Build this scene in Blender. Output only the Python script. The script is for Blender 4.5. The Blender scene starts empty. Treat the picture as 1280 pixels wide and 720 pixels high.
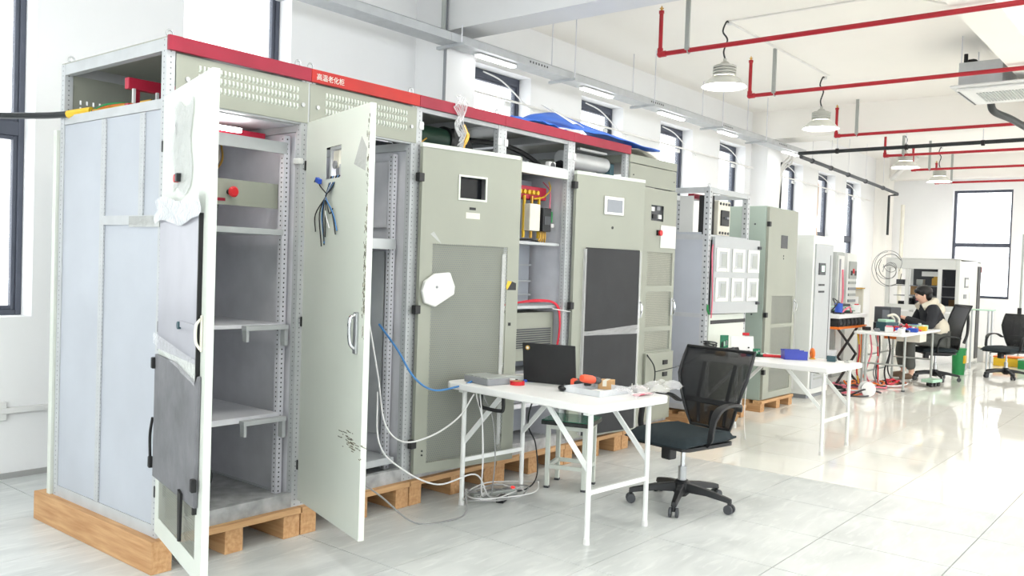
import bpy, bmesh, math, random
from mathutils import Vector, Matrix
random.seed(11)
S = bpy.context.scene
COL = S.collection
PI = math.pi
# ------------------------------------------------------------------ camera
YAW, PITCH, ROLL, FPX = 0.68458, -0.02609, 0.03383, 1086.76
_f = Vector((math.cos(PITCH)*math.cos(YAW), math.cos(PITCH)*math.sin(YAW), math.sin(PITCH)))
_r = _f.cross(Vector((0, 0, 1))).normalized(); _u = _r.cross(_f)
_c, _s = math.cos(ROLL), math.sin(ROLL)
_R = _c*_r + _s*_u; _U = -_s*_r + _c*_u
cam_d = bpy.data.cameras.new('camera'); cam = bpy.data.objects.new('camera', cam_d); COL.objects.link(cam)
cam.matrix_world = Matrix(((_R.x, _U.x, -_f.x, 0), (_R.y, _U.y, -_f.y, 0), (_R.z, _U.z, -_f.z, 1.45), (0, 0, 0, 1)))
cam_d.sensor_width = 36; cam_d.lens = 36*FPX/1280; cam_d.clip_end = 200
S.camera = cam
# ------------------------------------------------------------------ world, daylight, exposure
w = bpy.data.worlds.new('overcast_sky'); S.world = w; w.use_nodes = True
w.node_tree.nodes['Background'].inputs[0].default_value = (0.93, 0.97, 1.0, 1)
w.node_tree.nodes['Background'].inputs[1].default_value = 3.6
S.view_settings.view_transform = 'Standard'; S.view_settings.look = 'None'
S.view_settings.gamma = 1; S.view_settings.use_curve_mapping = False
S.view_settings.exposure = 0.13

def area_light(name, loc, rot, sx, sy, power, col):
    d = bpy.data.lights.new(name, 'AREA'); d.shape = 'RECTANGLE'; d.size = sx; d.size_y = sy; d.energy = power; d.color = col
    o = bpy.data.objects.new(name, d); COL.objects.link(o); o.location = loc; o.rotation_euler = rot
    return o
# daylight through the window openings of the wall behind the camera and of the opposite long wall
area_light('daylight_back_window', (-3.9, 0.2, 2.2), (0, -PI/2, 0), 2.6, 8.0, 85, (0.84, 0.95, 1.0))
for _x, _e in ((0.4, 30), (7.0, 70), (13.6, 80)):
    area_light('daylight_right_window', (_x, -6.9, 2.2), (PI/2, 0, 0), 4.6, 2.6, _e, (0.92, 0.97, 1.0))

# ------------------------------------------------------------------ mesh helpers
def lin(c):
    c = c/255.0
    return c/12.92 if c <= 0.04045 else ((c+0.055)/1.055)**2.4
def rgb(r, g, b): return (lin(r), lin(g), lin(b), 1.0)

class MB:
    """collects shapes, build() links them as one mesh object"""
    def __init__(s): s.v = []; s.f = []
    def add(s, vs, fs):
        n = len(s.v); s.v += [tuple(p) for p in vs]; s.f += [tuple(i+n for i in q) for q in fs]; return s
    def box(s, x0, y0, z0, x1, y1, z1):
        if x0 > x1: x0, x1 = x1, x0
        if y0 > y1: y0, y1 = y1, y0
        if z0 > z1: z0, z1 = z1, z0
        return s.add([(x0,y0,z0),(x1,y0,z0),(x1,y1,z0),(x0,y1,z0),(x0,y0,z1),(x1,y0,z1),(x1,y1,z1),(x0,y1,z1)],
              [(0,3,2,1),(4,5,6,7),(0,1,5,4),(1,2,6,5),(2,3,7,6),(3,0,4,7)])
    def cbox(s, c, d, rz=0, rx=0, ry=0):
        m = Matrix.Translation(Vector(c)) @ Matrix.Rotation(rz, 4, 'Z') @ Matrix.Rotation(ry, 4, 'Y') @ Matrix.Rotation(rx, 4, 'X')
        n = len(s.v); a, b, e = d[0]/2, d[1]/2, d[2]/2
        s.box(-a, -b, -e, a, b, e)
        for i in range(n, len(s.v)): s.v[i] = tuple(m @ Vector(s.v[i]))
        return s
    def cyl(s, a, b, r, n=12, r2=None, caps=True):
        a = Vector(a); b = Vector(b); d = (b-a); r2 = r if r2 is None else r2
        if d.length < 1e-7: return s
        d.normalize(); x = d.orthogonal().normalized(); y = d.cross(x)
        vs = []
        for i in range(n):
            t = 2*PI*i/n; e = x*math.cos(t)+y*math.sin(t); vs.append(a+e*r); vs.append(b+e*r2)
        fs = [(2*i, 2*((i+1) % n), 2*((i+1) % n)+1, 2*i+1) for i in range(n)]
        if caps: fs += [tuple(2*i for i in range(n))[::-1], tuple(2*i+1 for i in range(n))]
        return s.add(vs, fs)
    def tube(s, pts, r, n=6, closed=False):
        P = [Vector(p) for p in pts]; N = len(P); up = None; vs = []; fs = []
        rr = r if isinstance(r, (list, tuple)) else [r]*N
        for i in range(N):
            t = (P[min(i+1, N-1)]-P[max(i-1, 0)])
            if closed: t = P[(i+1) % N]-P[i-1]
            if t.length < 1e-9: t = Vector((0, 0, 1))
            t.normalize()
            if up is None: up = t.orthogonal().normalized()
            up = (up - t*up.dot(t))
            if up.length < 1e-6: up = t.orthogonal()
            up.normalize(); sd = t.cross(up)
            for k in range(n):
                a = 2*PI*k/n; vs.append(P[i]+(up*math.cos(a)+sd*math.sin(a))*rr[i])
        for i in range(N if closed else N-1):
            j = (i+1) % N
            for k in range(n): fs.append((i*n+k, i*n+(k+1) % n, j*n+(k+1) % n, j*n+k))
        if not closed: fs += [tuple(range(n))[::-1], tuple(range((N-1)*n, N*n))]
        return s.add(vs, fs)
    def lathe(s, prof, n=20, c=(0, 0, 0), cap0=True, cap1=True):
        vs = []; fs = []; L = len(prof)
        for r, z in prof:
            for k in range(n):
                a = 2*PI*k/n; vs.append((c[0]+r*math.cos(a), c[1]+r*math.sin(a), c[2]+z))
        for i in range(L-1):
            for k in range(n): fs.append((i*n+k, i*n+(k+1) % n, (i+1)*n+(k+1) % n, (i+1)*n+k))
        if cap0: fs.append(tuple(range(n))[::-1])
        if cap1: fs.append(tuple(range((L-1)*n, L*n)))
        return s.add(vs, fs)
    def prism(s, poly, h0, h1, ax='z'):
        """extrudes a 2D outline along an axis: 'z' outline (x,y), 'y' outline (x,z), 'x' outline (y,z)"""
        def p3(p, h): return (p[0], p[1], h) if ax == 'z' else ((p[0], h, p[1]) if ax == 'y' else (h, p[0], p[1]))
        n = len(poly)
        return s.add([p3(p, h0) for p in poly]+[p3(p, h1) for p in poly],
              [tuple(range(n))[::-1], tuple(range(n, 2*n))]+[(i, (i+1) % n, n+(i+1) % n, n+i) for i in range(n)])
    def ell(s, c, r, nu=12, nv=8):
        prof = [(max(1e-4, math.sin(PI*j/nv)), -math.cos(PI*j/nv)) for j in range(nv+1)]
        n = len(s.v); s.lathe(prof, nu)
        for i in range(n, len(s.v)):
            x, y, z = s.v[i]; s.v[i] = (c[0]+x*r[0], c[1]+y*r[1], c[2]+z*r[2])
        return s
    def grid(s, fn, nu, nv):
        vs = [fn(i/nu, j/nv) for j in range(nv+1) for i in range(nu+1)]
        return s.add(vs, [(j*(nu+1)+i, j*(nu+1)+i+1, (j+1)*(nu+1)+i+1, (j+1)*(nu+1)+i) for j in range(nv) for i in range(nu)])
    def mesh(s, name, smooth=False, ang=40):
        m = bpy.data.meshes.new(name); m.from_pydata(s.v, [], s.f)
        bm = bmesh.new(); bm.from_mesh(m); bmesh.ops.recalc_face_normals(bm, faces=bm.faces); bm.to_mesh(m); bm.free()
        if smooth:
            m.shade_smooth(); m.set_sharp_from_angle(angle=math.radians(ang))
        m.update(); return m
    def build(s, name, mat, parent=None, loc=(0, 0, 0), rot=(0, 0, 0), smooth=False, bev=0, solid=0, sub=0, kind=None, label=None):
        m = s.mesh(name, smooth); m.materials.append(MT[mat] if isinstance(mat, str) else mat)
        return link(name, m, parent, loc, rot, bev, solid, sub, kind, label)

def link(name, m, parent=None, loc=(0, 0, 0), rot=(0, 0, 0), bev=0, solid=0, sub=0, kind=None, label=None):
    o = bpy.data.objects.new(name, m); COL.objects.link(o); o.parent = parent; o.location = loc; o.rotation_euler = rot
    if solid:
        k = o.modifiers.new('thickness', 'SOLIDIFY'); k.thickness = solid; k.offset = 0
    if bev:
        k = o.modifiers.new('edge', 'BEVEL'); k.width = bev; k.segments = 2; k.limit_method = 'ANGLE'; k.angle_limit = 0.7
    if sub:
        k = o.modifiers.new('sub', 'SUBSURF'); k.levels = sub; k.render_levels = sub
    if kind: o['kind'] = kind
    if label: o['label'] = label
    return o

def thing(name, label, cat, loc=(0, 0, 0), rz=0, group=None, kind=None):
    o = bpy.data.objects.new(name, None); COL.objects.link(o); o.location = loc; o.rotation_euler = (0, 0, rz)
    o.empty_display_size = 0.1
    tag(o, label, cat, group, kind); return o
def tag(o, label=None, cat=None, group=None, kind=None):
    if label: o['label'] = label
    if cat: o['category'] = cat
    if group: o['group'] = group
    if kind: o['kind'] = kind
    return o
def dup(root, loc, rz=None, label=None, group=None):
    r = root.copy(); COL.objects.link(r); r.location = loc
    if rz is not None: r.rotation_euler = (0, 0, rz)
    if label: r['label'] = label
    if group: r['group'] = group
    for ch in list(root.children):
        c = ch.copy(); COL.objects.link(c); c.parent = r
        for g in list(ch.children):
            d = g.copy(); COL.objects.link(d); d.parent = c
    return r
def spl(pts, n=8):
    """Catmull-Rom curve through the points"""
    P = [Vector(p) for p in pts]; P = [2*P[0]-P[1]]+P+[2*P[-1]-P[-2]]; out = []
    for i in range(1, len(P)-2):
        for k in range(n):
            t = k/n
            out.append(0.5*((2*P[i])+(P[i+1]-P[i-1])*t+(2*P[i-1]-5*P[i]+4*P[i+1]-P[i+2])*t*t+(3*P[i]-P[i-1]-3*P[i+1]+P[i+2])*t**3))
    out.append(P[-2]); return out
def wire(name, pts, r, mat, parent=None, n=6, seg=8): return MB().tube(spl(pts, seg), r, n).build(name, mat, parent, smooth=True)

# ------------------------------------------------------------------ procedural materials
MT = {}
def mat(name, col, rough=0.5, metal=0.0, var=0.06, scale=6.0, bump=0.0, bscale=60.0, alpha=1.0, emit=0.0, trans=0.0, spec=0.5, stretch=(1, 1, 1), col2=None, ior=1.45, coat=0):
    m = bpy.data.materials.new(name); m.use_nodes = True; MT[name] = m
    nt = m.node_tree; N = nt.nodes; L = nt.links; b = N['Principled BSDF']
    c = rgb(*col)
    b.inputs['Roughness'].default_value = rough; b.inputs['Metallic'].default_value = metal
    b.inputs['Specular IOR Level'].default_value = spec; b.inputs['IOR'].default_value = ior
    if coat: b.inputs['Coat Weight'].default_value = coat; b.inputs['Coat Roughness'].default_value = 0.05
    b.inputs['Alpha'].default_value = alpha; b.inputs['Transmission Weight'].default_value = trans
    tc = N.new('ShaderNodeTexCoord'); mp = N.new('ShaderNodeMapping'); mp.inputs['Scale'].default_value = stretch
    L.new(tc.outputs['Object'], mp.inputs['Vector'])
    nz = N.new('ShaderNodeTexNoise'); nz.inputs['Scale'].default_value = scale; nz.inputs['Detail'].default_value = 5
    L.new(mp.outputs[0], nz.inputs['Vector'])
    mx = N.new('ShaderNodeMix'); mx.data_type = 'RGBA'
    lo = rgb(*col2) if col2 else tuple(x*(1-var*2) for x in c[:3])+(1,)
    hi = c if col2 else tuple(min(1, x*(1+var*0.6)) for x in c[:3])+(1,)
    mr = N.new('ShaderNodeMapRange'); mr.inputs[1].default_value = 0.3; mr.inputs[2].default_value = 0.7
    L.new(nz.outputs['Fac'], mr.inputs[0]); L.new(mr.outputs[0], mx.inputs[0])
    mx.inputs[6].default_value = lo; mx.inputs[7].default_value = hi
    L.new(mx.outputs[2], b.inputs['Base Color'])
    if emit:
        b.inputs['Emission Color'].default_value = c; b.inputs['Emission Strength'].default_value = emit
    if bump:
        n2 = N.new('ShaderNodeTexNoise'); n2.inputs['Scale'].default_value = bscale; n2.inputs['Detail'].default_value = 4
        L.new(mp.outputs[0], n2.inputs['Vector'])
        bp = N.new('ShaderNodeBump'); bp.inputs['Strength'].default_value = bump; bp.inputs['Distance'].default_value = 0.01
        L.new(n2.outputs['Fac'], bp.inputs['Height']); L.new(bp.outputs[0], b.inputs['Normal'])
    m['col'] = mx.name
    return m
def holes(name, base, pitch, rad, mode, hole=None):
    """punched-hole version of a material: mode 'post' = one column of holes along z, 'sheet' = staggered holes in the x-z plane"""
    m = MT[base].copy(); m.name = name; MT[name] = m
    nt = m.node_tree; N = nt.nodes; L = nt.links; b = N['Principled BSDF']
    def math_(op, a, c=None):
        q = N.new('ShaderNodeMath'); q.operation = op
        for i, v in enumerate((a, c)):
            if v is None: continue
            if isinstance(v, (int, float)): q.inputs[i].default_value = v
            else: L.new(v, q.inputs[i])
        return q.outputs[0]
    tc = N.new('ShaderNodeTexCoord'); sp = N.new('ShaderNodeSeparateXYZ'); L.new(tc.outputs['Object'], sp.inputs[0])
    x, y, z = sp.outputs
    def cell(v, p, off=0.0):
        return math_('MULTIPLY', math_('SUBTRACT', math_('FRACT', math_('ADD', math_('DIVIDE', v, p), off)), 0.5), p)
    def dist2(a, c): return math_('ADD', math_('MULTIPLY', a, a), math_('MULTIPLY', c, c))
    if mode == 'post':
        d = dist2(math_('MINIMUM', math_('ABSOLUTE', x), math_('ABSOLUTE', y)), cell(z, pitch))
    else:
        py = pitch*1.732
        d = math_('MINIMUM', dist2(cell(x, pitch), cell(z, py)), dist2(cell(x, pitch, 0.5), cell(z, py, 0.5)))
    isH = math_('LESS_THAN', d, rad*rad)
    if hole is None:
        out = N['Material Output']; tr = N.new('ShaderNodeBsdfTransparent'); ms = N.new('ShaderNodeMixShader')
        L.new(isH, ms.inputs[0]); L.new(b.outputs[0], ms.inputs[1]); L.new(tr.outputs[0], ms.inputs[2]); L.new(ms.outputs[0], out.inputs[0])
    else:
        mx = N.new('ShaderNodeMix'); mx.data_type = 'RGBA'; mx.inputs[7].default_value = rgb(*hole)
        src = b.inputs['Base Color'].links[0].from_socket
        L.new(isH, mx.inputs[0]); L.new(src, mx.inputs[6]); L.new(mx.outputs[2], b.inputs['Base Color'])
    return m

mat('wall_paint', (240, 240, 240), 0.75, var=0.015, scale=1.5, bump=0.05, bscale=30)
mat('ceiling_paint', (250, 247, 241), 0.8, var=0.01, scale=1)
mat('beam_paint', (226, 226, 226), 0.8, var=0.03, scale=1.5)
mat('plinth', (170, 170, 168), 0.8)
mat('window_frame', (84, 88, 100), 0.45, 0.2)
mat('glass', (245, 250, 255), 0.02, alpha=0.12)
mat('paint', (154, 157, 145), 0.42, var=0.02, scale=3)
mat('paint_pale_lit', (212, 217, 208), 0.42, var=0.02, scale=3)  # pale parts; also cabinet doors, with their brighter lighting put into the colour
mat('paint_green', (164, 178, 168), 0.42, var=0.03, scale=3)
mat('galv', (190, 193, 195), 0.42, 0.12, var=0.05, scale=9)
mat('paint_grey', (182, 185, 187), 0.45, var=0.02)
mat('silver_duct', (214, 216, 216), 0.3, 0.2)
mat('galv_panel', (184, 189, 197), 0.45, 0.08, var=0.04, scale=2.5)
mat('galv_dark', (222, 222, 228), 0.42, 0.12, var=0.07, scale=5)
mat('dirty_steel', (182, 183, 184), 0.5, 0.15, var=0.18, scale=14)
mat('steel', (190, 192, 194), 0.28, 0.85)
mat('chrome', (215, 217, 220), 0.12, 1.0)
mat('aluminium', (200, 200, 196), 0.35, 0.5, var=0.05)
mat('red_band', (150, 26, 52), 0.4)
mat('red_band_bright', (180, 34, 28), 0.4)
mat('red_pipe', (176, 34, 46), 0.35)
mat('red_plastic', (206, 36, 44), 0.4)
mat('crimson', (188, 40, 66), 0.45)
mat('black_plastic', (32, 33, 35), 0.45, bump=0.05, bscale=300)
mat('black_rubber', (26, 26, 27), 0.6)
mat('black_metal', (40, 42, 44), 0.4, 0.2)
mat('dark_grey', (72, 74, 78), 0.5)
mat('mid_grey', (140, 142, 146), 0.5)
mat('white_plastic', (224, 224, 222), 0.4, var=0.01)
mat('off_white2', (222, 223, 219), 0.42, var=0.02, scale=3)
mat('off_white', (226, 222, 208), 0.5)
mat('table_white', (232, 232, 231), 0.38, var=0.01)
mat('table_leg', (238, 240, 238), 0.35)
mat('leg_grey', (172, 176, 172), 0.4, 0.2)
mat('wood', (206, 167, 122), 0.65, stretch=(1.2, 16, 16), scale=3, col2=(178, 134, 90), bump=0.15, bscale=20)
mat('wood_y', (204, 163, 118), 0.65, stretch=(16, 1.2, 16), scale=3, col2=(174, 128, 84), bump=0.15, bscale=20)
mat('wood_end', (190, 128, 76), 0.7, scale=20, var=0.15, bump=0.3, bscale=40)
mat('card', (196, 156, 108), 0.8, var=0.05, scale=12)
mat('off_card', (212, 186, 164), 0.8)
mat('foam_dark', (116, 116, 120), 0.55, var=0.16, scale=7, bump=0.15, bscale=25)
mat('foam_grey', (166, 166, 174), 0.35, var=0.06, scale=4)
mat('foam_black', (44, 45, 48), 0.6, var=0.12, scale=5)
mat('film', (250, 250, 252), 0.12, alpha=0.32, bump=0.8, bscale=30)
mat('film_thick', (226, 229, 232), 0.18, alpha=0.78, bump=0.9, bscale=40)
mat('paper', (222, 223, 220), 0.7, var=0.01)
mat('tape', (214, 216, 213), 0.3, alpha=0.6, bump=0.7, bscale=45)
mat('dirt', (166, 158, 136), 0.9, var=0.25, scale=60, alpha=0.5)
mat('blue_sheet', (62, 120, 232), 0.5, var=0.08, bump=0.3, bscale=10)
mat('blue', (44, 84, 186), 0.45)
mat('blue_bin', (62, 74, 170), 0.4)
mat('cyan_wire', (70, 130, 190), 0.45)
mat('yellow', (232, 190, 46), 0.45)
mat('brass', (212, 168, 76), 0.35, 0.5)
mat('orange', (232, 120, 40), 0.45)
mat('drill_orange', (232, 92, 62), 0.45)
mat('pcb', (30, 118, 82), 0.4, var=0.15, scale=40)
mat('green_dark', (30, 60, 46), 0.5)
mat('green', (40, 140, 76), 0.45)
mat('pale_green', (176, 214, 190), 0.5)
mat('pink', (232, 120, 140), 0.5)
mat('teal_dark', (52, 84, 92), 0.45)
mat('cable_black', (38, 42, 44), 0.5)
mat('cable_white', (226, 226, 226), 0.45)
mat('cable_grey', (150, 150, 150), 0.45)
mat('cable_red', (214, 44, 66), 0.45)
mat('pvc_white', (236, 234, 230), 0.4)
mat('seat_fabric', (36, 47, 52), 0.9, var=0.1, scale=40, bump=0.4, bscale=500)
mat('stone_green', (58, 112, 92), 0.08, var=0.2, scale=9, col2=(30, 70, 56))
mat('stone_edge', (40, 46, 44), 0.4, var=0.3, scale=60)
mat('lamp_metal', (196, 196, 188), 0.4, 0.35)
mat('lamp_shade', (226, 226, 218), 0.35, 0.1)
mat('lamp_glow', (255, 252, 245), 0.5, emit=47.0)
mat('strip_glow', (255, 252, 248), 0.5, emit=26.0)
mat('led_glow', (255, 255, 255), 0.5, emit=6.0)
mat('screen_glow', (200, 235, 215), 0.4, emit=1.2)
mat('red_glow', (255, 40, 40), 0.4, emit=2.0)
mat('screen', (120, 124, 130), 0.15)
mat('screen_dark', (30, 32, 36), 0.1)
mat('skin', (226, 184, 160), 0.55, var=0.03)
mat('hair', (22, 21, 22), 0.5, bump=0.5, bscale=120)
mat('jacket_black', (34, 36, 42), 0.75, bump=0.3, bscale=60)
mat('jacket_cream', (222, 214, 196), 0.85, bump=0.3, bscale=80)
mat('trousers', (92, 94, 90), 0.85, bump=0.2, bscale=60)
mat('shoe', (112, 92, 74), 0.7)
mat('screw', (90, 92, 96), 0.4, 0.6)
holes('post_holes', 'galv', 0.025, 0.0038, 'post', (120, 122, 126))
holes('strip_holes', 'galv', 0.02, 0.0028, 'post', (158, 160, 164))
holes('post_big', 'galv', 0.05, 0.0085, 'post', (84, 86, 90))
holes('post_dark', 'galv_dark', 0.025, 0.0045, 'post', (60, 62, 66))
holes('perf', 'paint', 0.0145, 0.0052, 'sheet')
holes('perf_fine', 'paint', 0.012, 0.0042, 'sheet')
holes('chair_mesh', 'black_plastic', 0.0042, 0.0010, 'sheet')
# ================================================================== STRUCTURE
XB, XF, YL, YR, HC = -4.0, 19.85, 5.88, -7.0, 4.0
def tile_mat(name, a, b_, rough, stretch, vein):
    m = mat(name, a, rough, var=0.03, scale=2.2, col2=b_, stretch=stretch, coat=0)
    nt = m.node_tree; N = nt.nodes; L = nt.links; b = N['Principled BSDF']
    geo = N.new('ShaderNodeNewGeometry'); mp = N.new('ShaderNodeMapping'); mp.inputs['Scale'].default_value = stretch
    mp.inputs['Rotation'].default_value = (0, 0, 0.35)
    L.new(geo.outputs['Position'], mp.inputs['Vector'])
    nz = [n for n in N if n.type == 'TEX_NOISE'][0]; nz.inputs['Detail'].default_value = 7; nz.inputs['Distortion'].default_value = 0.6
    for l in list(nz.inputs['Vector'].links): L.remove(l)
    L.new(mp.outputs[0], nz.inputs['Vector'])
    if vein:
        n2 = N.new('ShaderNodeTexNoise'); n2.inputs['Scale'].default_value = 5; n2.inputs['Detail'].default_value = 10; n2.inputs['Distortion'].default_value = 0.7
        mp2 = N.new('ShaderNodeMapping'); mp2.inputs['Scale'].default_value = (1.0, 5.0, 1); mp2.inputs['Rotation'].default_value = (0, 0, -0.5)
        L.new(geo.outputs['Position'], mp2.inputs['Vector']); L.new(mp2.outputs[0], n2.inputs['Vector'])
        r = N.new('ShaderNodeValToRGB'); r.color_ramp.elements[0].position = 0.52; r.color_ramp.elements[1].position = 0.70
        r.color_ramp.elements[0].color = (0, 0, 0, 1); r.color_ramp.elements[1].color = (vein, vein, vein, 1)
        L.new(n2.outputs['Fac'], r.inputs[0])
        src = b.inputs['Base Color'].links[0].from_socket
        mx = N.new('ShaderNodeMix'); mx.data_type = 'RGBA'; mx.inputs[7].default_value = rgb(226, 229, 227)
        L.new(r.outputs[0], mx.inputs[0]); L.new(src, mx.inputs[6]); L.new(mx.outputs[2], b.inputs['Base Color'])
    return m
tile_mat('tile_grey', (214, 217, 216), (190, 194, 193), 0.30, (1.0, 2.4, 1), 0.55)
tile_mat('tile_beige', (240, 239, 233), (233, 231, 223), 0.055, (0.8, 0.8, 1), 0.0)
mat('grout', (196, 195, 190), 0.9)

fl = MB().box(XB, YR, -0.15, XF, YL, -0.012).build('floor', 'grout'); tag(fl, 'grey marbled tiles by the cabinets and glossy cream tiles beyond', 'floor', kind='structure')
T = 0.66; XS = 6.13; Y0 = 0.345; tiles = []
i0 = int(math.floor((XB-XS)/T)); i1 = int(math.ceil((XF-XS)/T)); j0 = int(math.floor((YR-Y0)/T)); j1 = int(math.ceil((YL-Y0)/T))
camI = cam.matrix_world.inverted()
for i in range(i0, i1):
    for j in range(j0, j1):
        x0, x1 = max(XB, XS+i*T), min(XF, XS+(i+1)*T); y0, y1 = max(YR, Y0+j*T), min(YL, Y0+(j+1)*T)
        if x1-x0 < 0.02 or y1-y0 < 0.02: continue
        p = camI @ Vector(((x0+x1)/2, (y0+y1)/2, 0)); seen = False
        if p.z < -0.8:
            u = -p.x/p.z*FPX; v = -p.y/p.z*FPX; seen = abs(u) < 720 and abs(v) < 460
        if (y0 > 4.5 and x0 > 2.0): seen = False
        tiles.append((0 if seen else 1, -p.z, x0, y0, x1, y1, i >= 0))
tiles.sort(); full = {}; rest = {True: MB(), False: MB()}
for k, (s_, d_, x0, y0, x1, y1, far) in enumerate(tiles):
    g = 0.0022
    if s_ == 0 and k < 290:
        if abs(x1-x0-T) < 1e-4 and abs(y1-y0-T) < 1e-4:
            if far not in full:
                h = T/2-g; full[far] = MB().prism([(-h, -h), (h, -h), (h, h), (-h, h)], -0.012, 0).mesh('tile')
                full[far].materials.append(MT['tile_beige' if far else 'tile_grey'])
            link('tile', full[far], fl, ((x0+x1)/2, (y0+y1)/2, 0))
        else:
            MB().box(x0+g, y0+g, -0.012, x1-g, y1-g, 0).build('tile', 'tile_beige' if far else 'tile_grey', fl)
    else: rest[far].box(x0+g, y0+g, -0.012, x1-g, y1-g, 0)
rest[True].build('outlying_tiles', 'tile_beige', fl, kind='stuff'); rest[False].build('outlying_tiles', 'tile_grey', fl, kind='stuff')

ce = MB().box(XB, YR, HC, XF, YL, HC+0.2).build('ceiling', 'ceiling_paint'); tag(ce, 'flat cream-white painted ceiling slab', 'ceiling', kind='structure')
# ---- left wall with its window openings
def ztop(x): return 3.475-0.0085*(x-6.5)+(0.12 if x < 5 else 0)
WL = [(1.45, 2.36), (3.36, 4.29), (6.50, 7.41), (8.37, 9.28), (10.22, 11.12), (11.98, 12.88), (14.40, 15.31), (16.07, 16.98), (17.62, 18.52)]
ZS = 1.02
def wall_open(name, spans, a0, a1, b0, b1, ax, zs, zt, label):
    m = MB(); c = a0
    def bx(p, q, z0, z1):
        if q-p < 1e-4: return
        if ax == 'x': m.box(p, b0, z0, q, b1, z1)
        else: m.box(b0, p, z0, b1, q, z1)
    for k, (p, q) in enumerate(spans):
        bx(c, p, 0, HC); bx(p, q, 0, zs); bx(p, q, zt(p) if callable(zt) else zt, HC); c = q
    bx(c, a1, 0, HC)
    return tag(m.build(name, 'wall_paint'), label, 'wall', kind='structure')
wall_open('wall_left', WL, XB, XF+0.35, YL, YL+0.35, 'x', ZS, ztop, 'white plastered long wall with a row of tall windows')
FW = [(-5.6, -4.5), (-3.1, -2.0), (-0.6, 0.5), (3.32, 4.42)]
wall_open('wall_far', FW, YR, YL, XF, XF+0.35, 'y', 1.10, 3.32, 'white end wall with a tall two-pane window')
wall_open('wall_right', [(-1.9, 2.7), (4.7, 9.3), (11.3, 15.9)], XB, XF+0.35, YR-0.3, YR, 'x', 0.9, 3.5, 'white long wall opposite the cabinets')
wall_open('wall_back', [(-3.8, 4.2)], YR, YL, XB-0.3, XB, 'y', 0.9, 3.5, 'white end wall behind the viewpoint')
# ---- columns and beams
def struct(name, mb, m, label, cat, bev=0.0): return tag(mb.build(name, m, bev=bev), label, cat, kind='structure')
struct('column_1', MB().box(5.674, 5.50, 0, 6.084, YL+0.01, 3.535), 'wall_paint', 'wide white column between the second and third window', 'column')
struct('column_2', MB().box(13.10, 5.61, 0, 13.63, YL+0.01, 3.559), 'wall_paint', 'white column behind the open meter cabinet', 'column')
struct('column_3', MB().box(19.45, 5.60, 0, XF+0.01, YL+0.01, HC), 'ceiling_paint', 'cream column in the far corner of the room', 'column')
struct('trim_1', MB().box(5.674, YR, 3.536, 6.01, YL, HC), 'beam_paint', 'grey concrete beam crossing the ceiling above the red band', 'beam')
struct('trim_2', MB().box(13.10, YR, 3.56, 13.60, YL, HC), 'ceiling_paint', 'cream ceiling beam behind the second hanging lamp', 'beam')
struct('trim_3', MB().box(6.01, 1.40, 3.545, 13.10, 1.71, HC), 'ceiling_paint', 'cream beam at the upper right beside the air conditioner', 'beam')
struct('trim_4', MB().box(19.55, YR, 3.55, XF+0.01, 5.6, HC), 'ceiling_paint', 'cream beam above the end wall window', 'beam')
struct('baseboard_left', MB().box(XB, YL-0.012, 0, 5.67, YL, 0.035), 'plinth', 'rough grey skirting line along the window wall', 'baseboard')
# ---- windows
WN = ['tall grey-framed window at the far left edge beside the first cabinet', 'grey-framed window above the red band left of the characters',
      'grey-framed window just right of the wide column', 'window above the blue sheet, second right of the column', 'window behind the tarp end, third right of the column',
      'window above the open meter cabinet left of the slim column', 'window just right of the slim white column', 'narrow window with a torn brown paper patch', 'last window before the far corner on the window wall']
def window(n, x0, x1, zt, label):
    tr_ = 0.04 if n < 2 else 0.085
    o = thing('window_%d' % (n+1), label, 'window', (x0, 6.04, ZS), kind='structure')
    W = x1-x0; H = zt-ZS; a = 0.035; F = MB()
    for p in ((0, 0, a, H), (W-a, 0, W, H), (a, 0, W-a, a), (a, H-tr_, W-a, H)): F.box(p[0], 0, p[1], p[2], 0.09, p[3])
    F.build('frame', 'window_frame', o, bev=0.004)
    tz = 2.22-ZS
    MB().box(a, 0, tz-0.045, W-a, 0.085, tz+0.045).build('transom', 'window_frame', o, bev=0.004)
    for (z0, z1) in ((a, tz-0.045), (tz+0.045, H-tr_)):
        s = MB(); b = 0.026
        for p in ((a, z0, a+b, z1), (W-a-b, z0, W-a, z1), (a+b, z0, W-a-b, z0+b), (a+b, z1-b, W-a-b, z1)): s.box(p[0], 0.015, p[1], p[2], 0.06, p[3])
        so = s.build('sash', 'window_frame', o, bev=0.003)
        MB().box(a+b, 0.034, z0+b, W-a-b, 0.040, z1-b).build('pane', 'glass', so)
    if n < 2: return o
    # opener arm folded down from the head of the window
    p = [(0.30*W, -0.03, H-0.03), (0.55*W, -0.10, H-0.10), (0.85*W, -0.17, H-0.28), (1.0*W, -0.22, H-0.36)]
    MB().tube(spl(p, 5), 0.008, 6).build('opener_arm', 'white_plastic', o, smooth=True)
    MB().cbox((0.62*W, -0.12, H-0.33), (0.09, 0.03, 0.05)).build('opener_bracket', 'white_plastic', o, bev=0.006)
    return o
for n, (a, b) in enumerate(WL): window(n, a, b, ztop(a), WN[n])
pp = MB().prism([(0, 0.1), (0.11, 0.12), (0.13, 0.5), (0.10, 0.62), (0.02, 0.6)], 0, 0.004, 'y').prism([(0, 0.72), (0.06, 0.75), (0.12, 0.9), (0.13, 1.42), (0.05, 1.5), (0.0, 1.45)], 0, 0.004, 'y')
tag(pp.build('torn_paper', 'off_card', loc=(16.42, 6.03, 1.75)), 'torn brown paper stuck inside a far window', 'paper')
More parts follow.
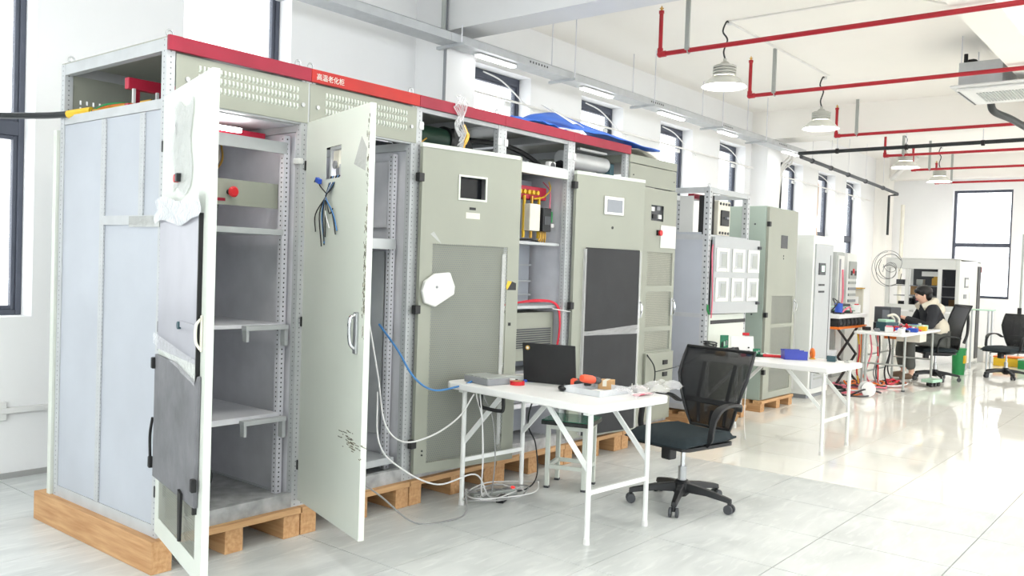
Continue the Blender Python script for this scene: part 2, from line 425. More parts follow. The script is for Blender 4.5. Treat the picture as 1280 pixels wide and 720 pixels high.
for k, (a, b) in enumerate(FW):
    lab = ['hidden end wall window furthest from the cabinets', 'hidden end wall window third from the cabinets', 'hidden end wall window second from the cabinets', 'tall two-pane end wall window behind the seated person'][k]
    o = thing('window_%d' % (10+k), lab, 'window', (XF+0.12, a, 1.10), kind='structure')
    W = b-a; H = 2.22; F = MB(); t = 0.05
    for p in ((0, 0, t, H), (W-t, 0, W, H), (t, 0, W-t, t), (t, H-t, W-t, H)): F.box(0, p[0], p[1], 0.07, p[2], p[3])
    F.build('frame', 'window_frame', o, bev=0.004)
    MB().box(0, t, 1.05, 0.07, W-t, 1.13).build('transom', 'window_frame', o, bev=0.004)
    for z0, z1 in ((t, 1.05), (1.13, H-t)): MB().box(0.03, t, z0, 0.036, W-t, z1).build('pane', 'glass', o)
    MB().box(-0.08, 0.0, -0.02, 0.0, W, 0.0).build('sill', 'white_plastic', o)
ro = MB().cyl((6.2, 5.80, 3.16), (13.0, 5.80, 3.11), 0.012, 8); tag(ro.build('opener_rail', 'pvc_white', smooth=True), 'long white window opener rail before the column windows', 'rail')
ro = MB().cyl((13.75, 5.80, 3.10), (18.9, 5.80, 3.06), 0.012, 8); tag(ro.build('opener_rail', 'pvc_white', smooth=True), 'long white window opener rail past the slim column', 'rail')
# ---- wall trunking at the lower left
wt = MB().box(-1.0, 5.845, 0.415, 5.6, 5.88, 0.45); tag(wt.build('wall_trunking', 'white_plastic', bev=0.003), 'white cable trunking low on the left wall', 'trunking')
so = thing('wall_socket', 'white double wall socket at the left frame edge', 'socket', (2.155, 5.88, 0.37))
MB().box(-0.06, -0.03, 0, 0.06, 0, 0.12).build('plate', 'white_plastic', so, bev=0.006)
for dx in (-0.02, 0.02): MB().box(dx-0.006, -0.032, 0.05, dx+0.006, -0.028, 0.07).build('slot', 'dark_grey', so)

# ================================================================== CEILING SERVICES
# ---- cable tray with hangers and lamps
tr = thing('cable_tray', 'long grey perforated cable tray hung along the window wall', 'cable tray', (1.5, 5.36, 3.38))
for k, (a, b) in enumerate(((0, 4.0), (4.004, 8.0), (8.004, 12.3))):
    m = MB().box(a, -0.10, 0, b, 0.10, 0.003).box(a, -0.10, 0.003, b, -0.097, 0.075).box(a, 0.097, 0.003, b, 0.10, 0.075).box(a, -0.10, 0.072, b, -0.085, 0.075)
    m.build('tray_length', 'galv', tr)
sl = MB()
for cx in (1.9, 5.1, 7.4, 9.3, 11.2):
    for q in range(7): sl.box(cx+q*0.045, -0.1015, 0.03, cx+q*0.045+0.02, -0.0985, 0.05)
sl.build('vent_slots', 'dark_grey', tr, kind='stuff')
for x in (2.4, 4.11, 5.78, 7.39, 9.17, 10.6):
    MB().box(x-0.02, -0.17, -0.025, x+0.02, 0.17, 0.0).build('bracket', 'galv', tr)
    for y in (-0.15, 0.15):
        if abs(x-4.11) < .01 : MB().cyl((x, y*0.8, 0), (x, y*0.8, 0.158+0.46*(x < 4)), 0.006, 6).build('hanger_rod', 'galv_dark', tr)
        else: MB().cyl((x, y, -0.02), (x, y, 0.62), 0.006, 6).build('hanger_rod', 'galv_dark', tr)
LB = ['beside the wide column', 'above the third window', 'above the blue sheet end', 'above the meter cabinet', 'past the slim column']
for k, (a, b) in enumerate(((5.94, 6.49), (7.62, 8.21), (9.26, 9.87), (10.88, 11.4), (13.1, 13.66))):
    o = thing('led_batten', 'white lit batten lamp under the cable tray '+LB[k], 'lamp', (a, 5.36, 3.375), group='batten lamps under the cable tray')
    MB().box(0, -0.035, -0.012, b-a, 0.035, -0.001).build('housing', 'white_plastic', o)
    MB().box(0.01, -0.032, -0.03, b-a-0.01, 0.032, -0.0125).build('diffuser', 'led_glow', o, bev=0.006)
# ---- red sprinkler pipes
RP = [(7.286, 4.229, 3.50, 'nearest the viewer'), (9.527, 4.327, 3.50, 'behind the nearest hanging lamp'), (12.845, 4.467, 3.50, 'behind the second hanging lamp'),
      (15.298, 4.49, 3.50, 'beside the third hanging lamp'), (17.30, 4.57, 3.48, 'between the two furthest hanging lamps'), (19.3, 4.64, 3.43, 'closest to the end wall')]
for k, (x, y, z, lab) in enumerate(RP):
    o = thing('sprinkler_pipe', 'red sprinkler pipe under the ceiling '+lab, 'pipe', (x, y, z), group='red sprinkler pipes')
    e = YR+0.05-y
    MB().cyl((0, 0, 0), (0, e, 0), 0.022, 12).build('pipe', 'red_pipe', o, smooth=True)
    MB().ell((0, 0, 0), (0.031, 0.031, 0.031)).cyl((0, 0.0, 0), (0, -0.06, 0), 0.029, 12).cyl((0, 0, 0), (0, 0, 0.055), 0.028, 12).build('elbow', 'red_pipe', o, smooth=True)
    MB().cyl((0, 0, 0.02), (0, 0, 0.40), 0.02, 12).cyl((0, 0, 0.385), (0, 0, 0.41), 0.026, 12).build('riser', 'red_pipe', o, smooth=True)
    MB().cyl((0, 0, 0.41), (0, 0, 0.43), 0.010, 8).cyl((0, 0, 0.43), (0, 0, 0.436), 0.02, 10).cyl((0, 0, 0.436), (0, 0, 0.455), 0.006, 8).build('sprinkler_head', 'brass', o)
    for yy in (-0.30, -3.3):
        m = MB().box(-0.045, yy-0.02, 0.0, -0.022, yy+0.02, HC-z)
        m.build('hanger', 'leg_grey', o)
        MB().tube([(-0.03*math.cos(t*PI/6)*1.0, yy, -0.03*math.sin(t*PI/6)) for t in range(12)], 0.006, 6, closed=True).build('pipe_clamp', 'leg_grey', o)
# ---- hanging lamps
def lamp(loc, label, top):
    o = thing('pendant_lamp', label, 'lamp', loc, group='industrial hanging lamps')
    MB().lathe([(0.225, 0.0), (0.215, 0.012), (0.165, 0.065), (0.115, 0.105), (0.108, 0.105), (0.158, 0.062), (0.205, 0.014)], 32, cap0=False, cap1=False).build('shade', 'lamp_shade', o, smooth=True)
    m = MB()
    m.lathe([(0.03, 0.10), (0.098, 0.10), (0.098, 0.215), (0.06, 0.222)], 24)
    hs = m.build('heat_sink', 'lamp_metal', o, smooth=True)
    for q in range(4): MB().lathe([(0.099, 0), (0.116, 0.002), (0.116, 0.02), (0.099, 0.022)], 24, (0, 0, 0.106+0.027*q), False, False).build('fin', 'lamp_metal', hs, smooth=True)
    MB().lathe([(0.06, 0.222), (0.035, 0.25), (0.018, 0.258), (0.018, 0.285)], 16).build('neck', 'lamp_metal', o, smooth=True)
    MB().lathe([(0.001, 0.028), (0.199, 0.020), (0.199, 0.026), (0.001, 0.034)], 32).build('diffuser', 'lamp_glow', o)
    h = top-loc[2]
    MB().tube(spl([(0, 0, 0.28), (-0.015, 0.01, 0.36), (0.015, -0.01, 0.28+(h-0.28)*0.5), (-0.03, 0.02, h-0.12), (0.0, 0, h-0.02), (0.06, 0, h-0.015)], 6), 0.0085, 6).build('cord', 'cable_black', o, smooth=True)
    MB().cyl((0.07, 0, h-0.03), (0.07, 0, h), 0.03, 10).build('ceiling_box', 'white_plastic', o)
    return o
lp = lamp((8.17, 3.99, 3.325), 'grey pendant lamp nearest the viewer, hanging highest in view', HC)
def place_lamp(x, y, lab, z=3.325): return dup(lp, (x, y, z), 0, lab, 'industrial hanging lamps')
place_lamp(11.10, 4.06, 'grey pendant lamp second from the viewer, between two red pipes')
place_lamp(15.6, 4.24, 'grey pendant lamp third from the viewer near the end wall')
place_lamp(18.1, 4.29, 'grey pendant lamp furthest away, before the end wall window')
for x, yy in ((-1.2, (2.8, -0.6, -4.0)), (1.8, (2.8, -0.6, -4.0)), (4.80, (2.8, -0.6, -4.0)), (8.17, (0.6, -1.1, -2.8, -4.5)), (11.10, (0.6, -1.1, -2.8, -4.5)), (15.6, (0.6, -1.1, -2.8, -4.5)), (18.1, (0.6, -1.1, -2.8, -4.5))):  # unseen grid; rows packed closer past the beam, added to brighten floor and ceiling
    for y in yy: place_lamp(x, y, 'grey pendant lamp of the unseen rows, some added to brighten the room')
cw = MB().box(8.2, 3.975, HC-0.012, 11.1, 4.005, HC); cw.box(8.2, 1.75, HC-0.012, 8.23, 3.975, HC)
tag(cw.build('ceiling_conduit', 'pvc_white'), 'thin cream conduit on the ceiling linking the lamps', 'conduit')
# ---- black drain pipe with hangers, along the wall and across
bp = thing('black_pipe', 'black insulated pipe crossing the ceiling from the cable tray end', 'pipe', (13.45, 5.25, 3.36))
MB().cyl((0, 0, 0), (0, -11.9, 0.06), 0.028, 12).build('pipe', 'cable_black', bp, smooth=True)
for y in (-0.6, -1.6, -2.6, -3.6): MB().cyl((0, y-0.02, 0.005), (0, y+0.02, 0.005), 0.04, 12).build('collar', 'black_rubber', bp); MB().cyl((0, y, 0.03), (0, y, 0.20), 0.006, 6).build('hanger_rod', 'galv_dark', bp)
b2 = thing('black_pipe', 'dark pipe running along the windows to the far corner', 'pipe', (13.84, 5.36, 3.36))
MB().tube(spl([(0, 0, 0), (2.0, 0, -0.045), (4.2, 0, -0.10), (5.40, 0.0, -0.14)], 4), 0.03, 10).build('pipe', 'dark_grey', b2, smooth=True)
MB().tube([(5.40, 0, -0.14), (5.45, 0.0, -0.15), (5.46, 0.18, -0.17), (5.46, 0.18, -1.0)], 0.025, 8).build('downpipe', 'cable_black', b2, smooth=True)
for x in (0.5, 1.4, 2.3, 3.3, 4.4): MB().cyl((x-0.02, 0, -0.024*x), (x+0.02, 0, -0.024*x), 0.042, 10).build('collar', 'dark_grey', b2); MB().cyl((x, 0, 0), (x, 0, 0.63), 0.004, 6).build('hanger_rod', 'galv_dark', b2)
# ---- conduits by column 2 and at column 1
cd = MB()
for k in range(3): cd.tube(spl([(13.35, 5.30, 3.40), (13.72+0.05*k, 5.50, 3.37-0.05*k), (13.74+0.05*k, 5.68, 3.05), (13.74+0.05*k, 5.72, 2.0), (13.74+0.05*k, 5.72, 0.3)], 6), 0.016, 8)
tag(cd.build('wall_conduit', 'pvc_white', smooth=True), 'bundle of white conduits bending down beside the slim column', 'conduit')
c1 = MB().cyl((13.93, 5.72, 3.3), (13.93, 5.72, 0.4), 0.022, 8); tag(c1.build('wall_conduit', 'cable_black', smooth=True), 'black cable drop beside the white conduits on the slim column', 'cable')
c1 = MB().cyl((5.66, 5.485, 2.0), (5.66, 5.485, HC), 0.014, 8); tag(c1.build('wall_conduit', 'mid_grey', smooth=True), 'thin grey conduit on the edge of the wide column', 'conduit')
c1 = MB().cyl((5.60, 5.46, 3.45), (5.60, 5.46, HC), 0.02, 8); tag(c1.build('wall_conduit', 'leg_grey', smooth=True), 'short grey conduit between cable tray and concrete beam', 'conduit')
c1 = MB().tube(spl([(19.4, 5.55, 3.55), (19.35, 5.3, 3.75), (19.3, 5.0, 3.97)], 6), 0.05, 10); tag(c1.build('vent_pipe', 'pvc_white', smooth=True), 'thick white pipe slanting up in the far corner', 'pipe')
c1 = MB().cyl((19.40, 5.28, 0), (19.40, 5.28, 3.0), 0.04, 10); tag(c1.build('vent_pipe', 'off_white', smooth=True), 'cream upright pipe in the far corner', 'pipe')
# ---- air conditioner
ac = thing('air_conditioner', 'white ceiling cassette air conditioner at the upper right', 'air conditioner', (9.90, 1.76, 3.42))
MB().prism([(0, -0.42), (1.0, -0.42), (1.0, 0.53), (0, 0.53)], 0.03, 0.055).build('panel_rim', 'white_plastic', ac, bev=0.012)
MB().prism([(0.06, -0.36), (0.94, -0.36), (0.94, 0.48), (0.06, 0.48)], 0.0, 0.03).build('panel', 'white_plastic', ac, bev=0.02)
gr = MB()
for q in range(18): gr.box(0.24, -0.20+q*0.03, -0.006, 0.76, -0.184+q*0.03, 0.001)
gr.build('intake_grille', 'leg_grey', ac)
MB().box(0.09, 0.455, -0.004, 0.91, 0.472, 0.003).build('louvre', 'dark_grey', ac)
MB().box(0.09, 0.06, 0.057, 0.91, 0.47, 0.30).build('housing', 'galv', ac, bev=0.006)
MB().box(0.2, 0.20, 0.303, 0.8, 0.4, 0.32).build('top_plate', 'black_metal', ac)
MB().tube(spl([(0.25, 0.49, 0.14), (0.5, 0.50, 0.12), (0.80, 0.49, 0.19)], 6), 0.012, 8).build('drain_hose', 'white_plastic', ac, smooth=True)
for p in ((0.11, 0.08), (0.11, 0.45), (0.89, 0.08), (0.89, 0.45)): MB().cyl((p[0], p[1], 0.28), (p[0], p[1], HC-3.42), 0.006, 6).build('hanger_rod', 'galv_dark', ac)
MB().cyl((0.16, 0.42, 0.30), (0.16, 0.42, 0.40), 0.02, 8).tube(spl([(0.2, 0.40, 0.33), (0.3, 0.36, 0.35), (0.4, 0.36, 0.32)], 5), 0.02, 8).build('pipe_stub', 'black_rubber', ac, smooth=True)
dh = wire('insulated_hose', [(10.93, 2.1, 3.47), (11.1, 2.09, 3.38), (11.6, 2.0, 3.36), (12.4, 1.9, 3.33), (12.9, 1.8, 3.33), (13.4, 1.75, 3.40)], 0.04, 'cable_black', n=10)
tag(dh, 'black taped hose drooping from the air conditioner', 'hose')
dh = wire('ceiling_cable', [(7.4, 2.6, 3.99), (7.9, 2.25, 3.9), (8.3, 1.95, 3.86), (8.8, 1.72, 3.95)], 0.009, 'pvc_white'); tag(dh, 'white cable looping under the ceiling at upper right', 'cable')
# ================================================================== CABINET ROW
YF, ZP, UW, UD = 3.71, 0.15, 0.785, 1.06
def plate(m, x0, x1, z0, z1, y0, y1, cut=()):
    xs = sorted({x0, x1}|{c[0] for c in cut}|{c[1] for c in cut}); zs = sorted({z0, z1}|{c[2] for c in cut}|{c[3] for c in cut})
    for a, b in zip(xs, xs[1:]):
        run = None
        for c, d in zip(zs, zs[1:]):
            mx, mz = (a+b)/2, (c+d)/2
            if any(q[0] < mx < q[1] and q[2] < mz < q[3] for q in cut):
                if run: m.box(a, y0, run[0], b, y1, run[1]); run = None
            else: run = (run[0], d) if run else (c, d)
        if run: m.box(a, y0, run[0], b, y1, run[1])
    return m
def post(t, x, y, h, mt='post_holes', w_=0.042, z0=0.0):
    a = w_/2
    return MB().box(-a, -a, 0, a, a, h).build('post', mt, t, (x, y, z0))
def louvers(t, x0, x1, zs, n, y=-0.001, name='louver_slots'):
    m = MB()
    for z in zs:
        for i in range(n):
            x = x0+(x1-x0)*(i+0.5)/n; w_ = (x1-x0)/n*0.20
            m.add([(x-w_, y, z), (x+w_, y, z), (x+w_, y, z+0.030), (x-w_, y, z+0.030), (x-w_, y-0.009, z+0.010), (x+w_, y-0.009, z+0.010), (x+w_, y-0.006, z+0.028), (x-w_, y-0.006, z+0.028)],
                  [(0, 1, 5, 4), (4, 5, 6, 7), (7, 6, 2, 3), (0, 4, 7, 3), (1, 2, 6, 5)])
    return m.build(name, 'paint_pale_lit', t, kind='stuff')  # pale colour puts the glint of lit louvers into the fins
def screwhead(t, x, y, z, r=0.006): return MB().cyl((x, y, z), (x, y-0.004, z), r, 8).build('screw', 'screw', t)
def hinge(t, x, z, y=-0.012): return MB().box(x-0.022, y-0.022, z-0.026, x+0.022, y+0.012, z+0.026).build('hinge', 'black_plastic', t, bev=0.004)
def shell(t, W, D, H, left='in', right='in', back=True, top=True, wl='galv_panel'):
    a = 0.021
    for x in (a, W-a):
        for y in (a, D-a): post(t, x, y, H)
    for z0, z1 in ((0, 0.05), (H-0.05, H)):
        MB().box(0.042, D-0.04, z0, W-0.042, D-0.002, z1).build('rail', 'galv', t)
    for x in (0.002, W-0.040):
        for z0, z1 in ((0, 0.055), (H-0.055, H), (1.955, 2.0)):
            MB().box(x, 0.042, z0, x+0.038, D-0.042, z1).build('side_rail', 'galv', t)
    MB().box(0.042, 0.0, 0, W-0.042, 0.04, 0.075).build('sill_rail', 'dirty_steel', t)
    MB().box(0.02, 0.04, 0.035, W-0.02, D-0.04, 0.05).build('base_plate', 'dirty_steel', t)
    if top: MB().box(0.002, 0.002, H+0.0005, W-0.002, D, H+0.006).build('top_panel', 'paint', t)
    if left: MB().box(0.012, 0.04, 0.05, 0.016, D-0.04, 1.96).build('side_panel', wl, t)
    if right: MB().box(W-0.016, 0.04, 0.05, W-0.012, D-0.04, 1.96).build('side_panel', 'galv_dark', t)
    if back: MB().box(0.01, D+0.001, 0.02, W-0.01, D+0.008, 1.95).build('back_panel', 'galv_dark', t)
    MB().box(0.042, 0.004, 1.99, W-0.042, 0.04, 2.05 if 0 else 2.01).build('header_rail', 'galv', t)
def eyebolt(t, x, y, z):
    MB().tube([(x+0.016*math.cos(q*PI/5), y, z+0.022+0.016*math.sin(q*PI/5)) for q in range(10)], 0.005, 6, closed=True).cyl((x, y, z), (x, y, z+0.008), 0.012, 8).build('eye_bolt', 'steel', t, smooth=True)
def band(t, W, H, m):
    return MB().box(0.001, -0.022, H-0.055, W-0.001, 0.0, H+0.012).build('band', m, t, bev=0.002)
def door(t, x, w_, ang, z0, z1, m='paint', cut=(), y=-0.02, th=0.028):
    b = plate(MB(), 0.004, w_, z0, z1, -th, -th+0.003, cut)
    b.box(0.004, -th+0.003, z0, 0.02, 0, z1).box(w_-0.016, -th+0.003, z0, w_, 0, z1).box(0.02, -th+0.003, z0, w_-0.016, 0, z0+0.016).box(0.02, -th+0.003, z1-0.016, w_-0.016, 0, z1)
    d = b.build('door', m, t, (x, y, 0), (0, 0, -math.radians(ang)))
    return d
def cab_handle(d, x, z, h=0.12, mt='chrome', y=-0.028):
    MB().box(x-0.013, y-0.006, z-h/2, x+0.013, y, z+h/2).build('handle_plate', 'steel', d, bev=0.003)
    MB().tube(spl([(x, y-0.006, z+h*0.35), (x, y-0.026, z+h*0.3), (x, y-0.034, z-h*0.1), (x, y-0.024, z-h*0.42)], 4), 0.007, 8).build('handle', mt, d, smooth=True)
def pallet(x, W, D, h, label, ys=YF-0.04, ws=(0.0, 0.44, 0.86), full=False):
    o = thing('pallet', label, 'pallet', (x, ys, 0), group='wooden pallets under the cabinets')
    sw = 0.10
    for f in ws:
        fl0 = full and f == 0
        MB().box(f*(W-sw) if f < 0.99 else W-sw, 0.0 if fl0 else 0.012, 0, f*(W-sw)+sw, D, h-(0.0 if fl0 else 0.032)).build('stringer', 'wood_y', o, bev=0.003)
    n = 6
    for i in range(n):
        y = (D-0.10)*i/(n-1)
        MB().box(sw+0.002 if full else 0, y, h-0.031, W, y+0.10, h).build('deck_board', 'wood', o, bev=0.003)
    return o
UX = [2.04+UW*k for k in range(6)]
PL = ['under the first cabinet at the left', 'under the second cabinet, behind the open blank door', 'under the cabinet with the perforated door',
      'under the cabinet behind the laptop table', 'under the cabinet with the black padded door', 'under the cabinet with three mesh panels']
for k, x in enumerate(UX):
    W = UW-0.008 if k else UW+0.035
    pallet(x-0.04 if k == 0 else x+0.002, W, 1.24, ZP, 'raw wooden pallet '+PL[k], ws=(0, 0.53, 1.0), full=(k == 0))

# ------------------------------------------------------------------ unit 1
H = 2.27
u = thing('control_cabinet', 'leftmost grey cabinet with its padded door swung open and bare shelves', 'cabinet', (UX[0], YF, ZP), group='row of control cabinets with red bands')
shell(u, UW, UD, H, left=None)
MB().box(0.006, 0.043, 0.056, 0.010, UD-0.043, 1.953).build('side_panel', 'galv_panel', u)
for y, z0, z1 in ((0.576, 0.06, 1.95), (0.20, 1.45, 1.95)):
    MB().box(-0.0045, -0.02, 0, 0.0035, 0.02, z1-z0).build('punched_strip', 'strip_holes', u, (0.001, y, z0))
MB().box(-0.004, 0.06, 1.43, 0.004, 0.576, 1.475).build('punched_strip', 'galv', u)
MB().box(-0.0055, 0.02, 1.42, -0.004, 0.30, 1.47).build('clear_tape', 'tape', u)
MB().box(0.05, UD+0.02, 0.02, UW, UD+0.05, 1.93).box(-0.012, UD+0.012, 0.0, 0.05, UD+0.05, 1.93).build('back_door', 'paint_pale_lit', u)
band(u, UW, H, 'red_band')
eyebolt(u, 0.03, 0.03, H+0.006); eyebolt(u, 0.03, UD-0.05, H+0.006); eyebolt(u, UW-0.05, 0.03, H+0.012)
hp = MB().box(0.045, -0.004, 1.998, UW-0.004, 0.0, 2.208).build('header_panel', 'paint', u, bev=0.002)
louvers(hp, 0.15, 0.72, (2.145, 2.105, 2.062), 26, -0.004)
for x, z in ((0.10, 2.10), (0.745, 2.09)): MB().cyl((x, -0.004, z), (x, -0.012, z), 0.011, 10).build('panel_lock', 'steel', hp)
MB().box(0.05, 0.05, 1.985, UW-0.05, UD-0.05, 1.992).build('compartment_floor', 'galv_dark', u)
bh = MB(); plate(bh, 0.042, UW-0.042, 2.0, 2.22, UD-0.036, UD-0.034, [(0.08+0.034*i, 0.090+0.034*i, z, z+0.022) for i in range(18) for z in (2.04, 2.075)])
bh.build('slotted_back', 'paint', u)
# busbar insulator comb in the header
ib = MB().box(0.06, 0.46, 2.0, 0.5, 0.50, 2.03).box(0.06, 0.46, 2.10, 0.5, 0.50, 2.155)
for q in range(4): ib.box(0.10+q*0.12, 0.47, 2.03, 0.125+q*0.12, 0.49, 2.10)
ib.build('busbar_insulator', 'crimson', u, bev=0.003)
for q in range(3): MB().box(0.075+q*0.12, 0.44, 2.03, 0.087+q*0.12, 0.455, 2.10).build('insulator_bolt', 'white_plastic', u)
# interior
for z, m, dk in ((1.445, 'galv', 0.03), (0.955, 'galv_dark', 0.02), (0.485, 'galv_dark', 0.03)):
    MB().box(0.05, 0.10, z-dk, UW-0.06, 0.92, z).build('shelf', m, u, bev=0.002)
for z in (0.93, 0.45):
    MB().box(UW-0.30, 0.055, z-0.004, UW-0.045, 0.098, z+0.02).build('shelf_rail', 'galv', u, bev=0.002)
    MB().box(UW-0.065, 0.06, z-0.09, UW-0.045, 0.095, z-0.005).build('bracket', 'galv', u)
    MB().box(UW-0.295, 0.06, z-0.06, UW-0.28, 0.095, z-0.005).build('bracket', 'galv', u)
for y, x in ((0.82, UW-0.05), (0.12, UW-0.05), (0.82, 0.06)): MB().box(-0.018, -0.018, 0, 0.018, 0.018, 1.88).build('inner_upright', 'post_dark', u, (x, y, 0.055))
ep = MB().box(0.05, 0.17, 1.555, UW-0.05, 0.175, 1.685).build('switch_panel', 'paint', u, bev=0.002)
kb = MB().cyl((0.44, 0.17, 1.62), (0.44, 0.135, 1.62), 0.014, 12).build('stop_button', 'black_plastic', ep); MB().lathe([(0.001, 0), (0.026, 0.002), (0.028, 0.012), (0.02, 0.02)], 16).build('button_cap', 'red_plastic', ep, (0.44, 0.137, 1.62), (PI/2, 0, 0), smooth=True)
for (a, b, c, d) in ((0.28, 0.37, 1.655, 1.668), (0.28, 0.42, 1.573, 1.588)): MB().box(a, 0.167, c, b, 0.17, d).build('red_label', 'red_band', ep)
MB().box(0.25, 0.165, 1.61, 0.29, 0.17, 1.63).build('red_label', 'black_plastic', ep)
MB().box(0.05, 0.30, 1.90, UW-0.05, 0.42, 1.96).build('busbar_bracket', 'crimson', u)
MB().box(0.05, 0.10, 1.84, UW-0.05, 0.12, 1.90).build('cross_rail', 'galv', u)
lb = MB().box(0.34, 0.16, 1.925, 0.50, 0.19, 1.945).build('light_strip', 'strip_glow', u)
for q, (dx, mt) in enumerate(((0, 'brass'), (0.02, 'off_white'), (0.045, 'yellow'))):
    wire('cable', [(0.66-dx, 0.6, 1.92), (0.6-dx, 0.5, 1.80), (0.42-dx, 0.4, 1.66), (0.30-dx, 0.35, 1.50)], 0.006, mt, u)
wire('cable', [(0.33, 0.22, 1.40), (0.36, 0.3, 1.1), (0.40, 0.34, 0.9), (0.30, 0.30, 0.62), (0.38, 0.3, 0.35), (0.43, 0.25, 0.18), (0.36, 0.2, 0.10)], 0.008, 'cable_black', u)
wire('cable', [(0.38, 0.25, 1.55), (0.34, 0.3, 1.48), (0.42, 0.28, 1.50), (0.46, 0.3, 1.56)], 0.006, 'cable_black', u)
MB().cbox((0.745, 0.02, 1.80), (0.03, 0.05, 0.03)).build('limit_switch', 'white_plastic', u, bev=0.004)
wire('power_cable', [(-0.6, 2.16, 2.19), (-0.45, 1.9, 2.09), (-0.25, 1.55, 2.02), (-0.06, 1.15, 2.005), (0.035, 0.86, 2.012)], 0.017, 'cable_black', u, 8)
MB().tube(spl([(0.0, 0.97, 2.006), (0.05, 0.82, 2.02)], 4), 0.021, 8).build('yellow_sleeve', 'yellow', u)
for q in range(3): wire('cable_core', [(0.05, 0.80+0.01*q, 2.02), (0.10, 0.66, 2.035+0.008*q), (0.2+0.1*q, 0.5, 2.07)], 0.006, ('brass', 'orange', 'green')[q], u)
# its door
D1Z0, D1Z1 = 0.04, 2.0
vent = (0.07, 0.69, 0.12, 0.40)
d = door(u, 0.012, 0.785, 106.5, D1Z0, D1Z1, 'paint_pale_lit', [vent])  # same paint as the row, lit look put into the paler colour
MB().box(vent[0]-0.005, -0.0245, vent[2]-0.005, vent[1]+0.005, -0.0235, vent[3]+0.005).build('perforated_panel', 'perf_fine', d)
MB().box(0.035, -0.040, 0.875, 0.70, -0.0285, 1.46).build('foam_pad', 'foam_grey', d, bev=0.004)
MB().prism([(0.02, 0.30), (0.73, 0.33), (0.74, 0.84), (0.70, 0.80), (0.35, 0.85), (0.02, 0.85)], -0.046, -0.0285, 'y').build('foam_pad', 'foam_dark', d, bev=0.004, label='dark scuffed foam pad')
MB().box(0.70, -0.044, 0.30, 0.712, -0.028, 1.46).build('pad_edge', 'black_rubber', d)
random.seed(5)
fl_ = MB(); fl_.grid(lambda s, t: (0.0+0.74*s, -0.050-0.006*math.sin(9*s+7*t)-0.006*random.random(), 1.43+0.10*t+0.015*math.sin(8*s)), 14, 5); fl_.build('plastic_film', 'film_thick', d, smooth=True)
fl_ = MB(); fl_.grid(lambda s, t: (0.02+0.72*s, -0.052-0.006*random.random(), 0.90-0.10*s+0.10*t*(0.5+0.5*s)), 14, 5); fl_.build('plastic_film', 'film', d, smooth=True)
fl_ = MB(); fl_.grid(lambda s, t: (0.22+0.30*s+0.02*math.sin(9*t), -0.030-0.004*random.random(), 1.56+0.36*t+0.02*math.sin(7*s)), 9, 12); fl_.build('tape_patch', 'tape', d)
MB().box(0.24, -0.031, 1.80, 0.255, -0.0285, 1.86).build('slot_mark', 'dark_grey', d)
MB().cyl((0.315, -0.028, 1.615), (0.315, -0.05, 1.615), 0.017, 12).build('stop_button', 'red_plastic', d, smooth=True); MB().box(0.33, -0.05, 1.60, 0.36, -0.028, 1.635).build('button_block', 'black_plastic', d, bev=0.003)
MB().box(0.722, -0.036, 0.93, 0.742, -0.028, 1.07).build('handle_plate', 'off_white', d, bev=0.006)
wire('handle', [(0.732, -0.036, 1.055), (0.732, -0.052, 1.03), (0.732, -0.052, 0.97), (0.732, -0.036, 0.94)], 0.006, 'off_white', d)
MB().cyl((0.44, -0.04, 1.01), (0.44, -0.052, 1.01), 0.016, 12).build('round_lock', 'teal_dark', d); MB().box(0.46, -0.047, 1.005, 0.70, -0.041, 1.03).build('latch_strip', 'foam_grey', d)
MB().prism([(0.53, 0.36), (0.575, 0.35), (0.57, 0.16), (0.545, 0.155)], -0.058, -0.048, 'y').build('strap', 'black_rubber', d)
for z, x in ((0.81, 0.02), (0.42, 0.735), (0.36, 0.0)): MB().cbox((x, -0.05, z), (0.03, 0.02, 0.05)).build('strap_clip', 'black_rubber', d, bev=0.004)
wire('strap_cord', [(0.0, -0.045, 0.56), (-0.02, -0.05, 0.48), (-0.01, -0.05, 0.38)], 0.007, 'black_rubber', d)
for z in (1.78, 0.97, 0.80, 0.22): hinge(u, 0.005, z)

# ------------------------------------------------------------------ unit 2
u = thing('control_cabinet', 'second grey cabinet, blank door swung open, bright red band with white characters', 'cabinet', (UX[1], YF, ZP), group='row of control cabinets with red bands')
shell(u, UW, UD, H)
bd = band(u, UW, H, 'red_band_bright'); eyebolt(u, 0.03, 0.03, H+0.012); eyebolt(u, UW-0.03, 0.03, H+0.012)
tc = bpy.data.curves.new('band_characters', 'FONT'); tc.body = '高温老化柜'; tc.size = 0.037; tc.extrude = 0.0006
to = bpy.data.objects.new('band_characters', tc); COL.objects.link(to)
dg = bpy.context.evaluated_depsgraph_get(); me = bpy.data.meshes.new_from_object(to.evaluated_get(dg)); bpy.data.objects.remove(to)
me.materials.clear(); me.materials.append(MT['paint_pale_lit']); link('band_characters', me, bd, (0.03, -0.0228, H-0.037), (PI/2, 0, 0))
hp = MB().box(0.006, -0.004, 1.998, UW-0.006, 0.0, 2.208).build('header_panel', 'paint', u, bev=0.002)
louvers(hp, 0.10, 0.70, (2.145, 2.105, 2.062), 28, -0.004)
for x, z in ((0.055, 2.09), (0.735, 2.09)): MB().cyl((x, -0.004, z), (x, -0.012, z), 0.011, 10).build('panel_lock', 'steel', hp)
for y, x in ((0.80, UW-0.07), (0.45, UW-0.05), (0.14, UW-0.05), (0.3, 0.06)): MB().box(-0.018, -0.018, 0, 0.018, 0.018, 1.88).build('inner_upright', 'post_dark', u, (x, y, 0.055))
MB().box(0.05, 0.12, 1.40, UW-0.06, 0.92, 1.425).build('shelf', 'galv', u); MB().box(0.05, 0.10, 1.37, UW-0.045, 0.12, 1.43).build('shelf_rail', 'galv', u)
